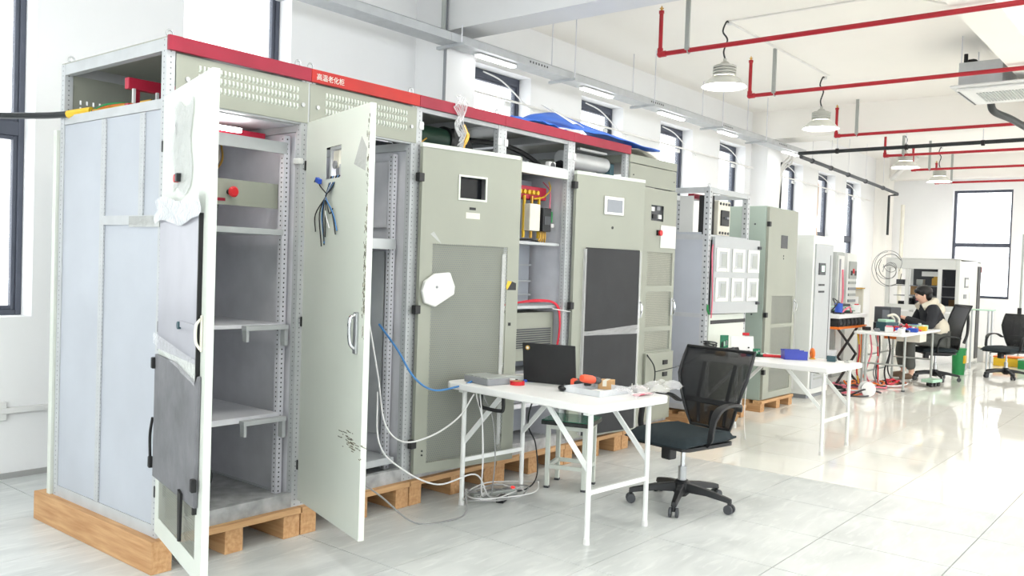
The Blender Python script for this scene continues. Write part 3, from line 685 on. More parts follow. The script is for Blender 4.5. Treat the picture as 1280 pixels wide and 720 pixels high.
MB().box(UW-0.044, 0.20, 0.25, UW-0.034, 0.40, 1.36).build('inner_panel', 'galv', u, bev=0.004)
MB().box(UW-0.044, 0.19, 1.50, UW-0.034, 0.40, 1.90).build('inner_panel', 'galv_dark', u, bev=0.004)
MB().box(0.10, 0.50, 1.50, 0.60, 0.51, 1.72).build('mounting_plate', 'galv_dark', u)
MB().box(0.25, 0.45, 0.62, 0.62, 0.50, 1.18).build('equipment_plate', 'galv_panel', u, bev=0.004)
gl = MB()
for q in range(8): gl.box(0.42, 0.43, 0.70+q*0.018, 0.60, 0.445, 0.708+q*0.018)
gl.build('fan_grille', 'black_plastic', u)
MB().box(0.06, 0.06, 0.10, UW-0.05, 0.5, 0.14).build('floor_rail', 'galv', u)
for z, x in ((0.85, 0.012), (0.55, 0.012), (1.35, 0.012)): MB().box(x-0.008, -0.006, z, x+0.012, 0.0, z+0.05).build('terminal_tag', 'blue' if z > 1.3 else 'white_plastic', u)
d = door(u, 0.012, 0.785, 107, D1Z0, D1Z1, 'paint_pale_lit', [(0.275, 0.465, 1.69, 1.845)])  # paler copy of the cabinet paint carries the light on this door
m = MB(); plate(m, 0.27, 0.47, 1.685, 1.85, -0.005, 0.02, [(0.29, 0.45, 1.70, 1.835)]); m.build('display_frame', 'galv_dark', d)
MB().box(0.30, 0.0, 1.75, 0.37, 0.03, 1.83).build('display_socket', 'off_white', d, bev=0.003); MB().box(0.38, 0.0, 1.70, 0.44, 0.02, 1.76).build('display_clip', 'galv', d)
MB().cyl((0.34, -0.002, 1.76), (0.34, -0.012, 1.76), 0.02, 12).build('round_plug', 'mid_grey', d)
random.seed(9)
for q in range(9):
    x = 0.30+0.014*q; e = 0.20+0.03*q+random.uniform(-0.03, 0.03); zl = random.uniform(1.36, 1.56)
    wire('signal_wire', [(x, -0.01, 1.705), (0.345+0.004*q, -0.045, 1.63), (0.34, -0.05, 1.60), (e, -0.045, 1.52), (e+random.uniform(-0.03, 0.05), -0.035, zl)], 0.0032, ('black_rubber', 'black_rubber', 'cyan_wire', 'black_rubber', 'cable_white')[q % 5], d, 5, 5)
wire('signal_wire', [(0.33, -0.045, 1.62), (0.26, -0.05, 1.66), (0.22, -0.05, 1.70), (0.16, -0.04, 1.685)], 0.003, 'black_rubber', d)
MB().cbox((0.24, -0.05, 1.685), (0.045, 0.02, 0.025), 0, 0, 0.3).build('blue_connector', 'blue', d, bev=0.003)
MB().box(0.69, -0.042, 0.875, 0.725, -0.028, 1.065).build('handle_plate', 'steel', d, bev=0.004); wire('handle', [(0.708, -0.04, 1.05), (0.708, -0.065, 1.03), (0.708, -0.062, 0.93), (0.708, -0.04, 0.90)], 0.009, 'chrome', d)
random.seed(3); dm = MB()
for q in range(150):
    z = random.choice((random.uniform(0.9, 1.95), random.uniform(1.05, 1.5))); x = 0.785-abs(random.gauss(0, 0.012)); s_ = random.uniform(0.003, 0.012)
    dm.box(max(0.73, x-s_*0.6), -0.0287, z, min(0.785, x), -0.0281, z+s_*1.8)
for q in range(45):
    x = random.gauss(0.66, 0.06); z = 0.46+0.25*(0.66-x)*random.random()+random.gauss(0, 0.02); dm.box(x, -0.0287, z, min(0.784, x+random.uniform(0.01, 0.05)), -0.0281, z+0.004)
dm.build('scuff_marks', 'dirt', d, kind='stuff')
MB().prism([(0.62, 1.74), (0.75, 1.70), (0.76, 1.80), (0.70, 1.86)], -0.0287, -0.0282, 'y').build('tape_patch', 'tape', d)
for z in (1.78, 0.97, 0.22): hinge(u, 0.005, z)

# ------------------------------------------------------------------ unit 3 (perforated door)
u = thing('control_cabinet', 'third grey cabinet with a tall perforated door standing ajar', 'cabinet', (UX[2], YF, ZP), group='row of control cabinets with red bands')
shell(u, UW, UD, H); band(u, UW, H, 'red_band'); eyebolt(u, UW-0.03, 0.03, H+0.012)
MB().box(0.042, 0.004, 2.19, UW-0.042, 0.03, 2.215).build('top_rail', 'galv', u)
MB().box(0.042, 0.05, 1.985, UW-0.042, UD-0.05, 1.992).build('compartment_floor', 'galv_dark', u)
for q in range(3): MB().box(0.045, UD-0.05, 2.03+q*0.07, UW-0.045, UD-0.042, 2.09+q*0.07).build('back_slat', 'dark_grey', u, bev=0.004)
MB().cyl((0.10, 0.22, 2.085), (0.46, 0.22, 2.085), 0.078, 20).build('transformer_core', 'green_dark', u, smooth=True)
for x in (0.08, 0.44): MB().cyl((x, 0.22, 2.087), (x+0.03, 0.22, 2.087), 0.092, 20).build('transformer_flange', 'black_plastic', u, smooth=True)
MB().prism([(0.49, 1.995), (0.72, 1.995), (0.64, 2.12), (0.58, 2.17), (0.49, 2.17)], 0.16, 0.45, 'y').build('black_duct', 'black_plastic', u, bev=0.006)
for x in (0.016, UW-0.05): MB().box(x, -0.008, 2.085, x+0.034, 0.0, 2.13).build('panel_clip', 'white_plastic', u, bev=0.002)
wire('cable', [(0.03, 0.1, 2.0), (0.10, 0.08, 2.02), (0.18, 0.1, 2.06)], 0.005, 'brass', u)
# twisted clear plastic hanging over the band
random.seed(21)
pb = MB()
for q in range(7):
    x = 0.30+0.012*q; pb.tube([Vector((x+0.018*math.sin(3*s+q), -0.028-0.012*abs(math.sin(2.1*s+q)), 2.33-0.05*s*(1+0.12*q)+0.0)) for s in [i*0.5 for i in range(10)]], [0.002+0.005*abs(math.sin(i*1.7+q)) for i in range(10)], 5)
pb.build('twisted_film', 'film', u, smooth=True)
MB().tube(spl([(0.38, -0.02, 2.16), (0.40, -0.035, 2.10), (0.385, -0.03, 2.05), (0.37, -0.03, 1.995)], 5), [0.012]*5+[0.018]*6+[0.01]*5, 6).build('cable_bundle', 'brass', u, smooth=True)
win = (0.287, 0.489, 1.70, 1.83); perf = (0.095, 0.69, 0.10, 1.415)
d = door(u, 0.010, 0.79, 9, D1Z0, D1Z1, 'paint', [win, perf])
MB().box(win[0], 0.012, win[2], win[1], 0.014, win[3]).build('window_pane', 'screen_dark', d)  # dark sheet standing in for the shade inside the cutout, no real pane
m = MB(); plate(m, win[0]-0.012, win[1]+0.012, win[2]-0.012, win[3]+0.012, -0.032, -0.0285, [win]); m.build('window_frame', 'paint_pale_lit', d)
MB().box(perf[0]-0.004, -0.0245, perf[2]-0.004, perf[1]+0.004, -0.0235, perf[3]+0.004).build('perforated_panel', 'perf', d)
MB().box(perf[0], 0.01, perf[2], perf[1], 0.014, perf[3]).build('filter_mat', 'mid_grey', d)
MB().box(0.365, -0.030, 1.632, 0.415, -0.0285, 1.648).build('label_plate', 'black_plastic', d); MB().box(0.34, -0.0292, 1.578, 0.45, -0.0284, 1.615).build('paper_label', 'off_white', d)
bg = MB().prism([(0.01, 1.13), (0.03, 1.06), (0.11, 1.035), (0.25, 1.11), (0.255, 1.16), (0.215, 1.245), (0.10, 1.235), (0.03, 1.19)], -0.055, -0.030, 'y'); bg.build('paper_bag', 'paper', d, bev=0.008)
MB().cyl((0.115, -0.055, 1.155), (0.115, -0.058, 1.155), 0.008, 10).build('bag_button', 'mid_grey', d)
MB().prism([(0.695, 1.14), (0.772, 1.14), (0.772, 1.185), (0.735, 1.195)], -0.0295, -0.0284, 'y').build('warning_sticker', 'black_plastic', d); MB().prism([(0.695, 1.14), (0.735, 1.195), (0.70, 1.20), (0.685, 1.16)], -0.0297, -0.0284, 'y').build('warning_sticker', 'yellow', d)
MB().box(0.715, -0.031, 0.91, 0.735, -0.028, 0.93).build('key_lock', 'black_plastic', d)
MB().box(0.645, -0.0292, 0.15, 0.675, -0.0283, 1.37).build('glue_trace', 'tape', d)
MB().prism([(0.075, 1.47), (0.13, 1.43), (0.16, 1.415), (0.10, 1.485)], -0.0292, -0.0284, 'y').build('glue_trace', 'tape', d)
for z in (0.15, 0.175): MB().cyl((0.06, -0.028, z), (0.06, -0.032, z), 0.006, 8).build('screw', 'black_plastic', d)
MB().box(0.0, -0.032, 1.98, 0.772, -0.0, 2.004).build('top_lip', 'paint_pale_lit', d)
for z in (1.80, 1.02, 0.22): hinge(u, 0.005, z, -0.03)

# ------------------------------------------------------------------ unit 4 (no door, wired equipment)
u = thing('control_cabinet', 'fourth grey cabinet, doorless, with contactors and red and yellow wiring', 'cabinet', (UX[3], YF, ZP), group='row of control cabinets with red bands')
shell(u, UW, UD, H); band(u, UW, H, 'red_band')
MB().box(0.042, -0.004, 1.935, UW-0.042, 0.03, 1.998).build('front_rail', 'paint_pale_lit', u)
MB().box(0.042, 0.004, 2.19, UW-0.042, 0.03, 2.215).build('top_rail', 'galv', u)
MB().box(0.042, 0.05, 1.985, UW-0.042, UD-0.05, 1.992).build('compartment_floor', 'galv_dark', u)
for q in range(3): MB().box(0.045, UD-0.05, 2.03+q*0.07, UW-0.045, UD-0.042, 2.09+q*0.07).build('back_slat', 'dark_grey', u, bev=0.004)
wire('hose', [(0.0, 0.3, 2.14), (0.3, 0.28, 2.15), (0.5, 0.25, 2.12), (0.64, 0.2, 2.05), (0.72, 0.2, 2.0)], 0.018, 'black_rubber', u, 8)
fo = MB().box(0.60, 0.06, 1.994, 0.68, 0.10, 2.055).build('small_fan', 'white_plastic', u, bev=0.008); MB().cyl((0.64, 0.059, 2.025), (0.64, 0.056, 2.025), 0.026, 14).build('fan_hub', 'dark_grey', fo)
for x in (0.016, UW-0.05): MB().box(x, -0.008, 2.085, x+0.034, 0.0, 2.13).build('panel_clip', 'white_plastic', u, bev=0.002)
MB().box(0.05, 0.32, 0.07, UW-0.05, 0.325, 1.93).build('mounting_plate', 'galv_panel', u)
for z in (1.47, 1.02): MB().box(0.05, 0.05, z-0.02, UW-0.045, 0.32, z).build('shelf', 'galv', u)
MB().box(0.30, 0.15, 1.78, UW-0.09, 0.25, 1.87).build('busbar_bracket', 'crimson', u, bev=0.004)
for q in range(5): MB().cyl((0.36+0.05*q, 0.15, 1.825), (0.36+0.05*q, 0.12, 1.825), 0.016, 8).build('busbar_bolt', 'yellow', u)
for q in range(4): MB().box(0.33+0.085*q, 0.13, 1.50, 0.345+0.085*q, 0.145, 1.80).build('busbar', 'yellow' if q != 2 else 'brass', u)
k_ = MB().box(0.56, 0.07, 1.55, 0.66, 0.17, 1.72).build('contactor', 'black_plastic', u, bev=0.005); MB().box(0.575, 0.066, 1.60, 0.645, 0.07, 1.66).build('contactor_face', 'dark_grey', k_)
MB().box(0.42, 0.08, 1.55, 0.54, 0.16, 1.74).build('contactor', 'off_white', u, bev=0.005)
MB().box(0.67, 0.10, 1.62, 0.715, 0.16, 1.70).build('terminal_block', 'green', u, bev=0.003); MB().box(0.68, 0.09, 1.585, 0.72, 0.14, 1.61).build('terminal_block', 'white_plastic', u)
for q in range(4): wire('cable', [(0.58+0.025*q, 0.12, 1.56), (0.585+0.02*q, 0.11, 1.51), (0.56+0.03*q, 0.12, 1.47)], 0.006, 'brass', u)
wire('cable', [(0.72, 0.15, 1.92), (0.70, 0.12, 1.86), (0.62, 0.12, 1.80), (0.52, 0.13, 1.78)], 0.005, 'yellow', u)
wire('cable', [(0.70, 0.12, 1.70), (0.71, 0.13, 1.85), (0.715, 0.2, 1.92)], 0.005, 'pink', u); wire('cable', [(0.3, 0.1, 1.48), (0.42, 0.07, 1.485), (0.55, 0.1, 1.475)], 0.007, 'black_rubber', u)
for z in (1.30, 1.18, 1.08): MB().box(0.06, 0.29, z, UW-0.06, 0.318, z+0.012).build('plate_rib', 'galv', u)
bx_ = MB().box(0.15, 0.08, 0.63, 0.74, 0.30, 0.97).build('power_module', 'paint', u, bev=0.004)
gl = MB()
for q in range(9): gl.box(0.20, 0.07, 0.72+0.016*q, 0.70, 0.079, 0.728+0.016*q)
gl.build('vent_grille', 'dark_grey', bx_)
for q in range(4): wire('cable', [(0.10, 0.06-0.01*q, 1.03), (0.5, 0.045, 1.05+0.004*q), (0.70+0.006*q, 0.03, 1.02), (0.735+0.008*q, 0.02, 0.85), (0.72, 0.05, 0.62)], 0.0055, 'cable_red', u)
wire('cable', [(0.60, -0.01, 1.0), (0.72, -0.02, 0.985), (0.80, -0.03, 0.975)], 0.004, 'cable_white', u)
MB().box(0.05, 0.06, 0.30, UW-0.05, 0.30, 0.33).build('shelf', 'galv_dark', u); MB().box(0.12, 0.08, 0.335, 0.72, 0.29, 0.56).build('power_module', 'mid_grey', u, bev=0.004)

# ------------------------------------------------------------------ unit 5 (black padded door)
u = thing('control_cabinet', 'fifth grey cabinet with a black foam padded door and touch panel', 'cabinet', (UX[4], YF, ZP), group='row of control cabinets with red bands')
shell(u, UW, UD, H); band(u, UW, H, 'red_band')
MB().box(0.042, 0.05, 1.985, UW-0.042, UD-0.05, 1.992).build('compartment_floor', 'galv_dark', u)
MB().cyl((0.08, 0.16, 2.115), (0.64, 0.14, 2.115), 0.06, 20).build('air_duct', 'silver_duct', u, smooth=True)
MB().cyl((0.06, 0.16, 2.04), (0.20, 0.16, 2.09), 0.048, 14).build('duct_bend', 'black_plastic', u, smooth=True); MB().box(0.645, 0.08, 2.0, 0.70, 0.22, 2.13).build('duct_flange', 'teal_dark', u, bev=0.006)
MB().box(0.25, 0.1, 2.195, 0.62, 0.13, 2.21).build('light_strip', 'white_plastic', u)
for x in (0.016,): MB().box(x, -0.008, 2.085, x+0.034, 0.0, 2.13).build('panel_clip', 'white_plastic', u, bev=0.002)
wire('cable', [(0.10, 0.12, 2.07), (0.14, 0.1, 2.03), (0.2, 0.1, 2.0)], 0.005, 'cable_red', u)
d = door(u, 0.010, 0.775, 9, D1Z0, D1Z1, 'paint')
MB().box(0.30, -0.040, 1.705, 0.52, -0.028, 1.845).build('touch_panel', 'aluminium', d, bev=0.004); MB().box(0.33, -0.042, 1.725, 0.50, -0.0405, 1.82).build('touch_screen', 'screen', d)
MB().cyl((0.407, -0.028, 1.61), (0.407, -0.031, 1.61), 0.011, 12).build('round_hole', 'black_plastic', d)
for z0, z1 in ((0.83, 1.45), (0.055, 0.82)): MB().box(0.118, -0.048, z0, 0.72, -0.0285, z1).build('foam_pad', 'foam_black', d, bev=0.006)
fl_ = MB(); fl_.grid(lambda s, t: (0.11+0.62*s, -0.052-0.006*random.random(), 0.80+0.045*t*(0.6+s)), 14, 3); fl_.build('clear_tape', 'film', d)
for x in (0.108, 0.728): MB().box(x-0.008, -0.050, 0.06, x+0.008, -0.030, 1.44).build('tape_edge', 'film', d)
cab_handle(d, 0.748, 0.99, 0.15)
MB().box(0.0, -0.032, 1.98, 0.772, 0.0, 2.004).build('top_lip', 'paint_pale_lit', d)
for z in (1.90, 1.02): hinge(u, 0.005, z, -0.03)

# ------------------------------------------------------------------ unit 6 (three mesh panels, no red band)
u = thing('control_cabinet', 'plain grey cabinet without red band, three mesh panels in its door', 'cabinet', (UX[5], YF, ZP))
W = 0.755; H6 = 2.215
shell(u, W, UD, H6, wl='paint')
MB().box(0.0, -0.018, 1.985, W, 0.0, 2.15).build('header_panel', 'paint', u, bev=0.003); MB().box(-0.004, -0.02, 2.155, W+0.004, UD, 2.222).build('roof_cap', 'paint', u, bev=0.004)
for x in (0.05, W-0.04): MB().cyl((x, -0.018, 2.06), (x, -0.022, 2.06), 0.006, 8).build('screw', 'screw', u)
cuts = [(0.325, 0.53, 1.71, 1.84), (0.29, 0.71, 1.17, 1.45), (0.29, 0.71, 0.825, 1.12), (0.29, 0.71, 0.625, 0.785)]
d = door(u, 0.002, W-0.004, 0, 0.03, 1.975, 'paint', cuts, y=-0.004)
for c in cuts[1:]: MB().box(c[0]-0.004, -0.0245, c[2]-0.004, c[1]+0.004, -0.0235, c[3]+0.004).build('mesh_panel', 'perf_fine', d); MB().box(c[0], -0.008, c[2], c[1], -0.004, c[3]).build('filter_mat', 'off_white', d)
MB().box(0.325, -0.01, 1.71, 0.53, 0.0, 1.84).build('meter_back', 'dark_grey', d)
for q, (a, b, mt_) in enumerate(((0.34, 1.79, 'white_plastic'), (0.43, 1.80, 'mid_grey'), (0.37, 1.73, 'black_plastic'), (0.46, 1.73, 'white_plastic'))): MB().box(a, -0.022, b, a+0.05, -0.01, b+0.035).build('meter_part', mt_, d)
MB().cyl((0.45, -0.028, 1.612), (0.45, -0.06, 1.612), 0.024, 14).build('stop_button', 'red_plastic', d, smooth=True); MB().box(0.42, -0.045, 1.59, 0.436, -0.028, 1.635).build('button_block', 'black_plastic', d)
MB().box(0.485, -0.034, 1.49, 0.745, -0.030, 1.68).build('paper_sheet', 'paper', d)
cab_handle(d, 0.72, 0.99, 0.15)
MB().box(0.28, -0.055, 0.33, 0.74, -0.029, 0.61).build('terminal_box', 'paint', d, bev=0.004)
for z in (0.52, 0.42): MB().box(0.56, -0.066, z-0.018, 0.63, -0.055, z+0.018).build('socket', 'black_plastic', d)
wire('cable', [(0.29, -0.06, 0.60), (0.36, -0.09, 0.50), (0.37, -0.09, 0.38), (0.30, -0.08, 0.30)], 0.006, 'cable_black', d)
MB().box(0.45, -0.03, 0.15, 0.50, -0.028, 0.20).build('screw_plate', 'steel', d)

# ------------------------------------------------------------------ unit 8: open meter cabinet
u = thing('meter_cabinet', 'open-topped cabinet with a breaker and six white meters on its door', 'cabinet', (7.40, YF, 0.12))
W8, D8, H8 = 0.89, 0.80, 2.12
for x in (0.03, W8-0.03):
    for y in (0.03, D8-0.03): post(u, x, y, H8, 'post_big', w_=0.055)
for z in (H8-0.05, 1.63, 0.02):
    MB().box(0.06, 0.004, z, W8-0.06, 0.05, z+0.05).build('rail', 'galv', u); MB().box(0.06, D8-0.05, z, W8-0.06, D8-0.004, z+0.05).build('rail', 'galv', u)
    for x in (0.004, W8-0.05): MB().box(x, 0.06, z, x+0.046, D8-0.06, z+0.05).build('side_rail', 'galv', u)
eyebolt(u, 0.03, 0.03, H8); eyebolt(u, W8-0.03, 0.4, H8)
MB().box(0.01, 0.058, 0.07, 0.016, D8-0.058, 1.63).build('side_panel', 'galv_panel', u); MB().box(0.004, 0.058, 0.90, 0.02, D8-0.058, 0.94).build('side_rail', 'galv', u)
MB().box(W8-0.016, 0.058, 0.07, W8-0.01, D8-0.058, 1.63).build('side_panel', 'galv', u); MB().box(0.03, D8-0.012, 0.07, W8-0.03, D8-0.006, 1.62).build('back_panel', 'galv', u)
MB().box(0.05, 0.05, 1.64, W8-0.05, D8-0.05, 1.65).build('compartment_floor', 'galv', u)
MB().box(0.022, 0.40, 1.80, 0.026, 0.74, 2.06).build('side_plate', 'galv_panel', u); MB().box(0.0, 0.37, 1.68, 0.03, 0.405, 2.07).build('divider', 'galv_panel', u)
rb = MB().box(0.0, 0.43, 1.92, 0.018, 0.66, 2.05).build('busbar_insulator', 'crimson', u)
for q in range(3): MB().box(-0.006, 0.47+q*0.055, 1.95, 0.0, 0.50+q*0.055, 2.01).build('insulator_bolt', 'off_white', rb)
wire('cable', [(0.01, 0.45, 1.76), (0.0, 0.52, 1.74), (0.01, 0.62, 1.70)], 0.012, 'cable_red', u)
plate_m = MB(); plate_m.prism([(0.08, 1.68), (0.36, 1.68), (0.36, 1.70), (0.08, 1.70)], 0.01, 0.02, 'x'); plate_m.build('side_plate', 'galv_panel', u); MB().box(0.10, 0.22, 1.70, 0.11, 0.36, 2.05).build('inner_plate', 'off_white2', u)
BX = 0.10
bk = MB().box(0.20, 0.06, 1.68, 0.46, 0.20, 2.02).build('circuit_breaker', 'off_white', u, (0.11, 0, 0), bev=0.008); MB().box(0.245, 0.045, 1.78, 0.415, 0.06, 1.93).build('breaker_face', 'black_plastic', bk, bev=0.004)
for q in range(4):
    MB().cyl((0.235+q*0.06, 0.058, 1.99), (0.235+q*0.06, 0.050, 1.99), 0.013, 8).build('breaker_terminal', 'dark_grey', bk); MB().cyl((0.235+q*0.06, 0.058, 1.71), (0.235+q*0.06, 0.050, 1.71), 0.013, 8).build('breaker_terminal', 'dark_grey', bk)
MB().box(0.31, 0.02, 1.845, 0.36, 0.048, 1.865).build('breaker_lever', 'mid_grey', bk)
MB().box(0.18, 0.10, 1.66, 0.30, 0.20, 2.06).build('insulator_wall', 'black_plastic', u); MB().box(0.5, 0.30, 1.66, 0.84, 0.31, 2.05).build('inner_plate', 'paint_green', u); MB().box(0.14, 0.24, 2.03, 0.44, 0.30, 2.075).build('busbar_bracket', 'red_band', u)
d = door(u, 0.07, 0.88, 4, 0.94, 1.66, 'paint_grey', y=-0.006)
for r_, z in enumerate((1.335, 1.055)):
    for c_ in range(3):
        x = 0.03+c_*0.30; f_ = MB(); plate(f_, x, x+0.235, z, z+0.225, -0.040, -0.0285, [(x+0.045, x+0.19, z+0.035, z+0.19)]); f_ = f_.build('meter_frame', 'off_white2', d, bev=0.003)
        MB().box(x+0.045, -0.034, z+0.035, x+0.19, -0.0285, z+0.19).build('meter_face', 'paint_grey', f_); MB().box(x+0.10, -0.036, z+0.05, x+0.185, -0.0345, z+0.17).build('meter_window', 'leg_grey', f_)
        MB().cyl((x+0.03, -0.04, z+0.03), (x+0.05, -0.05, z+0.055), 0.007, 6).build('meter_key', 'white_plastic', f_)
for z in (1.57, 1.02): MB().box(0.83, -0.05, z, 0.88, -0.028, z+0.03).build('latch', 'dark_grey', d, bev=0.003)
MB().box(0.07, -0.004, 0.55, W8-0.06, 0.02, 0.93).build('lower_panel', 'paint_pale_lit', u); MB().box(0.10, -0.008, 0.84, 0.86, -0.003, 0.875).build('slot', 'black_plastic', u)
wire('cable', [(0.10, -0.01, 1.62), (0.05, -0.02, 1.5), (0.07, -0.03, 1.1), (0.06, -0.03, 0.9)], 0.006, 'pink', u); wire('cable', [(0.02, -0.01, 1.02), (0.0, -0.02, 0.98), (0.03, -0.02, 0.94)], 0.01, 'green', u)
MB().box(0.07, -0.004, 0.08, W8-0.06, 0.02, 0.53).build('lower_panel', 'paint', u)
for z in (0.40, 0.25): MB().box(0.70, -0.016, z, 0.76, -0.004, z+0.05).build('socket', 'black_plastic', u)
pallet(7.38, 0.93, 0.95, 0.12, 'low wooden pallet under the open meter cabinet', ws=(0, 0.5, 1.0))

# ------------------------------------------------------------------ unit 9
u = thing('control_cabinet', 'closed grey-green cabinet with small dark window, right of the meter cabinet', 'cabinet', (8.70, YF, 0.12))
W9, H9 = 0.80, 2.04
MB().box(0, 0.0, 0, W9, 0.60, H9).build('body', 'paint_green', u, bev=0.004)
cuts = [(0.15, 0.72, 0.80, 1.10), (0.15, 0.72, 0.47, 0.76), (0.15, 0.72, 0.08, 0.43)]
d = door(u, 0.004, W9-0.008, 0, 0.01, H9-0.012, 'paint', cuts, y=-0.002)
for c in cuts: MB().box(c[0]-0.004, -0.0245, c[2]-0.004, c[1]+0.004, -0.0235, c[3]+0.004).build('mesh_panel', 'perf_fine', d); MB().box(c[0], -0.008, c[2], c[1], -0.004, c[3]).build('filter_mat', 'mid_grey', d)
MB().box(0.335, -0.031, 1.61, 0.515, -0.028, 1.75).build('display_window', 'screen_dark', d, bev=0.002)
for z in (1.53, 1.50): MB().cyl((0.42, -0.028, z), (0.42, -0.032, z), 0.008, 8).build('indicator', 'dark_grey', d)
cab_handle(d, 0.765, 0.99, 0.14)
for z in (1.85, 0.90, 0.30): hinge(u, 0.0, z, -0.03)
for z in (1.85, 0.9): MB().cyl((-0.001, 0.12, z), (-0.006, 0.12, z), 0.01, 8).build('side_screw', 'screw', u)
pallet(8.68, 0.86, 0.85, 0.118, 'pale wooden pallet under the closed grey-green cabinet', ws=(0, 0.55, 1.0))

# ------------------------------------------------------------------ white cabinets beyond
u = thing('server_cabinet', 'tall white cabinet with a small lit display, near the far bench', 'cabinet', (10.06, 3.70, 0.0))
MB().box(0, 0, 0.05, 0.65, 0.95, 1.92).build('body', 'off_white2', u, bev=0.006); MB().box(0.03, 0.03, 0, 0.62, 0.92, 0.05).build('plinth', 'mid_grey', u)
MB().box(0.05, -0.018, 0.12, 0.61, 0.0, 1.82).build('door', 'paint_grey', u, bev=0.004)
m = MB().box(0.14, -0.03, 1.46, 0.34, -0.018, 1.60).build('display', 'dark_grey', u); MB().box(0.21, -0.032, 1.50, 0.30, -0.030, 1.57).build('display_light', 'screen_glow', m)
for z in (1.33, 1.25):
    for q in range(4): MB().box(0.16+q*0.05, -0.024, z, 0.195+q*0.05, -0.018, z+0.022).build('push_button', 'dark_grey', u)
for q in range(6): MB().box(0.12, -0.022, 0.22+q*0.045, 0.40, -0.018, 0.245+q*0.045).build('vent_slot', 'leg_grey', u)
MB().box(0.52, -0.02, 0.42, 0.535, -0.0175, 1.70).build('door_seam', 'dark_grey', u)
MB().box(-0.006, 0.18, 0.1, 0.0, 0.72, 1.85).build('side_door', 'white_plastic', u, bev=0.002); MB().box(-0.012, 0.66, 0.98, -0.006, 0.69, 1.10).build('side_handle', 'mid_grey', u)
u = thing('server_cabinet', 'narrow white rack with red cable, right of the tall white cabinet', 'cabinet', (12.55, 4.28, 0.0))
MB().box(0, 0, 0, 0.34, 0.6, 1.80).build('body', 'leg_grey', u, bev=0.005); MB().box(0.06, -0.012, 0.2, 0.30, 0, 1.75).build('door', 'off_white2', u, bev=0.003); MB().box(0.09, -0.016, 1.05, 0.15, -0.012, 1.7).build('vent_slot', 'mid_grey', u)
wire('cable', [(0.22, -0.02, 1.55), (0.24, -0.03, 1.2), (0.20, -0.03, 1.0), (0.26, -0.03, 0.85)], 0.012, 'pink', u)
u = thing('server_cabinet', 'white rack with instrument modules, last of the row by the window', 'cabinet', (13.15, 4.32, 0.0))
MB().box(0, 0, 0, 0.42, 0.6, 1.80).build('body', 'off_white2', u, bev=0.005)
m = MB().box(0.06, -0.02, 1.42, 0.38, 0, 1.68).build('instrument_panel', 'leg_grey', u, bev=0.004)
for q, mt_ in enumerate(('black_plastic', 'red_plastic', 'dark_grey')): MB().box(0.10+q*0.09, -0.028, 1.47+0.03*(q % 2), 0.16+q*0.09, -0.02, 1.54+0.03*(q % 2)).build('instrument_knob', mt_, m)
for q in range(5): MB().box(0.06, -0.016, 1.34-0.09*q, 0.38, 0, 1.38-0.09*q).build('module_row', 'mid_grey' if q % 2 else 'leg_grey', u)
u = thing('white_box', 'plain white equipment box below the last window', 'box', (14.3, 4.75, 0.0))
MB().box(0, 0, 0, 0.8, 0.7, 1.12).build('body', 'white_plastic', u, bev=0.01); MB().box(0.02, -0.01, 0.1, 0.78, 0, 1.0).build('door', 'off_white2', u, bev=0.004); MB().box(0.05, 0.1, 1.122, 0.35, 0.5, 1.5).build('upper_case', 'white_plastic', u, bev=0.01)

# ------------------------------------------------------------------ blue sheet on the cabinet tops
random.seed(4)
bs = MB(); NX, NY = 30, 12
def sheet(s, t):
    x = 5.16+1.22*s; y = 3.70+0.55*t-0.06*s*(1-t)
    z = 2.452+0.25*t*math.sin(PI*min(1, 0.10+0.88*s))+0.012*math.sin(5*s+2*t)+0.004*math.sin(23*s+11*t)
    if s > 0.75: z -= 0.02*(s-0.75)
    return (x, y, max(2.437, z))
bs.grid(sheet, NX, NY); tag(bs.build('blue_tarp', 'blue_sheet', smooth=True, solid=0.004), 'blue plastic sheet draped over the cabinet tops', 'tarp')
bs = MB(); bs.grid(lambda s, t: (4.84+0.34*s, 3.75+0.35*t, 2.452+0.085*t*math.sin(PI*(0.1+0.85*s))+0.015*math.sin(3*s+1)+0.008*math.sin(15*s+9*t)), 12, 8); tag(bs.build('blue_tarp', 'blue_sheet', smooth=True, solid=0.004), 'small folded blue sheet left of the white film on the tops', 'tarp')
bs = MB(); bs.grid(lambda s, t: (5.17+0.14*s, 3.70+0.3*t, 2.490+0.16*t+0.01*math.sin(4*s+2*t)), 8, 6); bs.build('x', 'paper', smooth=True, solid=0.003); bo = COL.objects[-1]; bo.name = 'foam_sheet'; tag(bo, 'white foam scrap between the two blue sheets', 'foam')
bs = MB().grid(lambda s, t: (6.10+0.45*s, 3.80+0.4*t, 2.40+0.035*math.sin(3*s+2*t)+0.03*(1-s)), 10, 8); tag(bs.build('foam_sheet', 'off_white', smooth=True, solid=0.01), 'cream foam sheet under the right end of the blue sheet', 'foam')
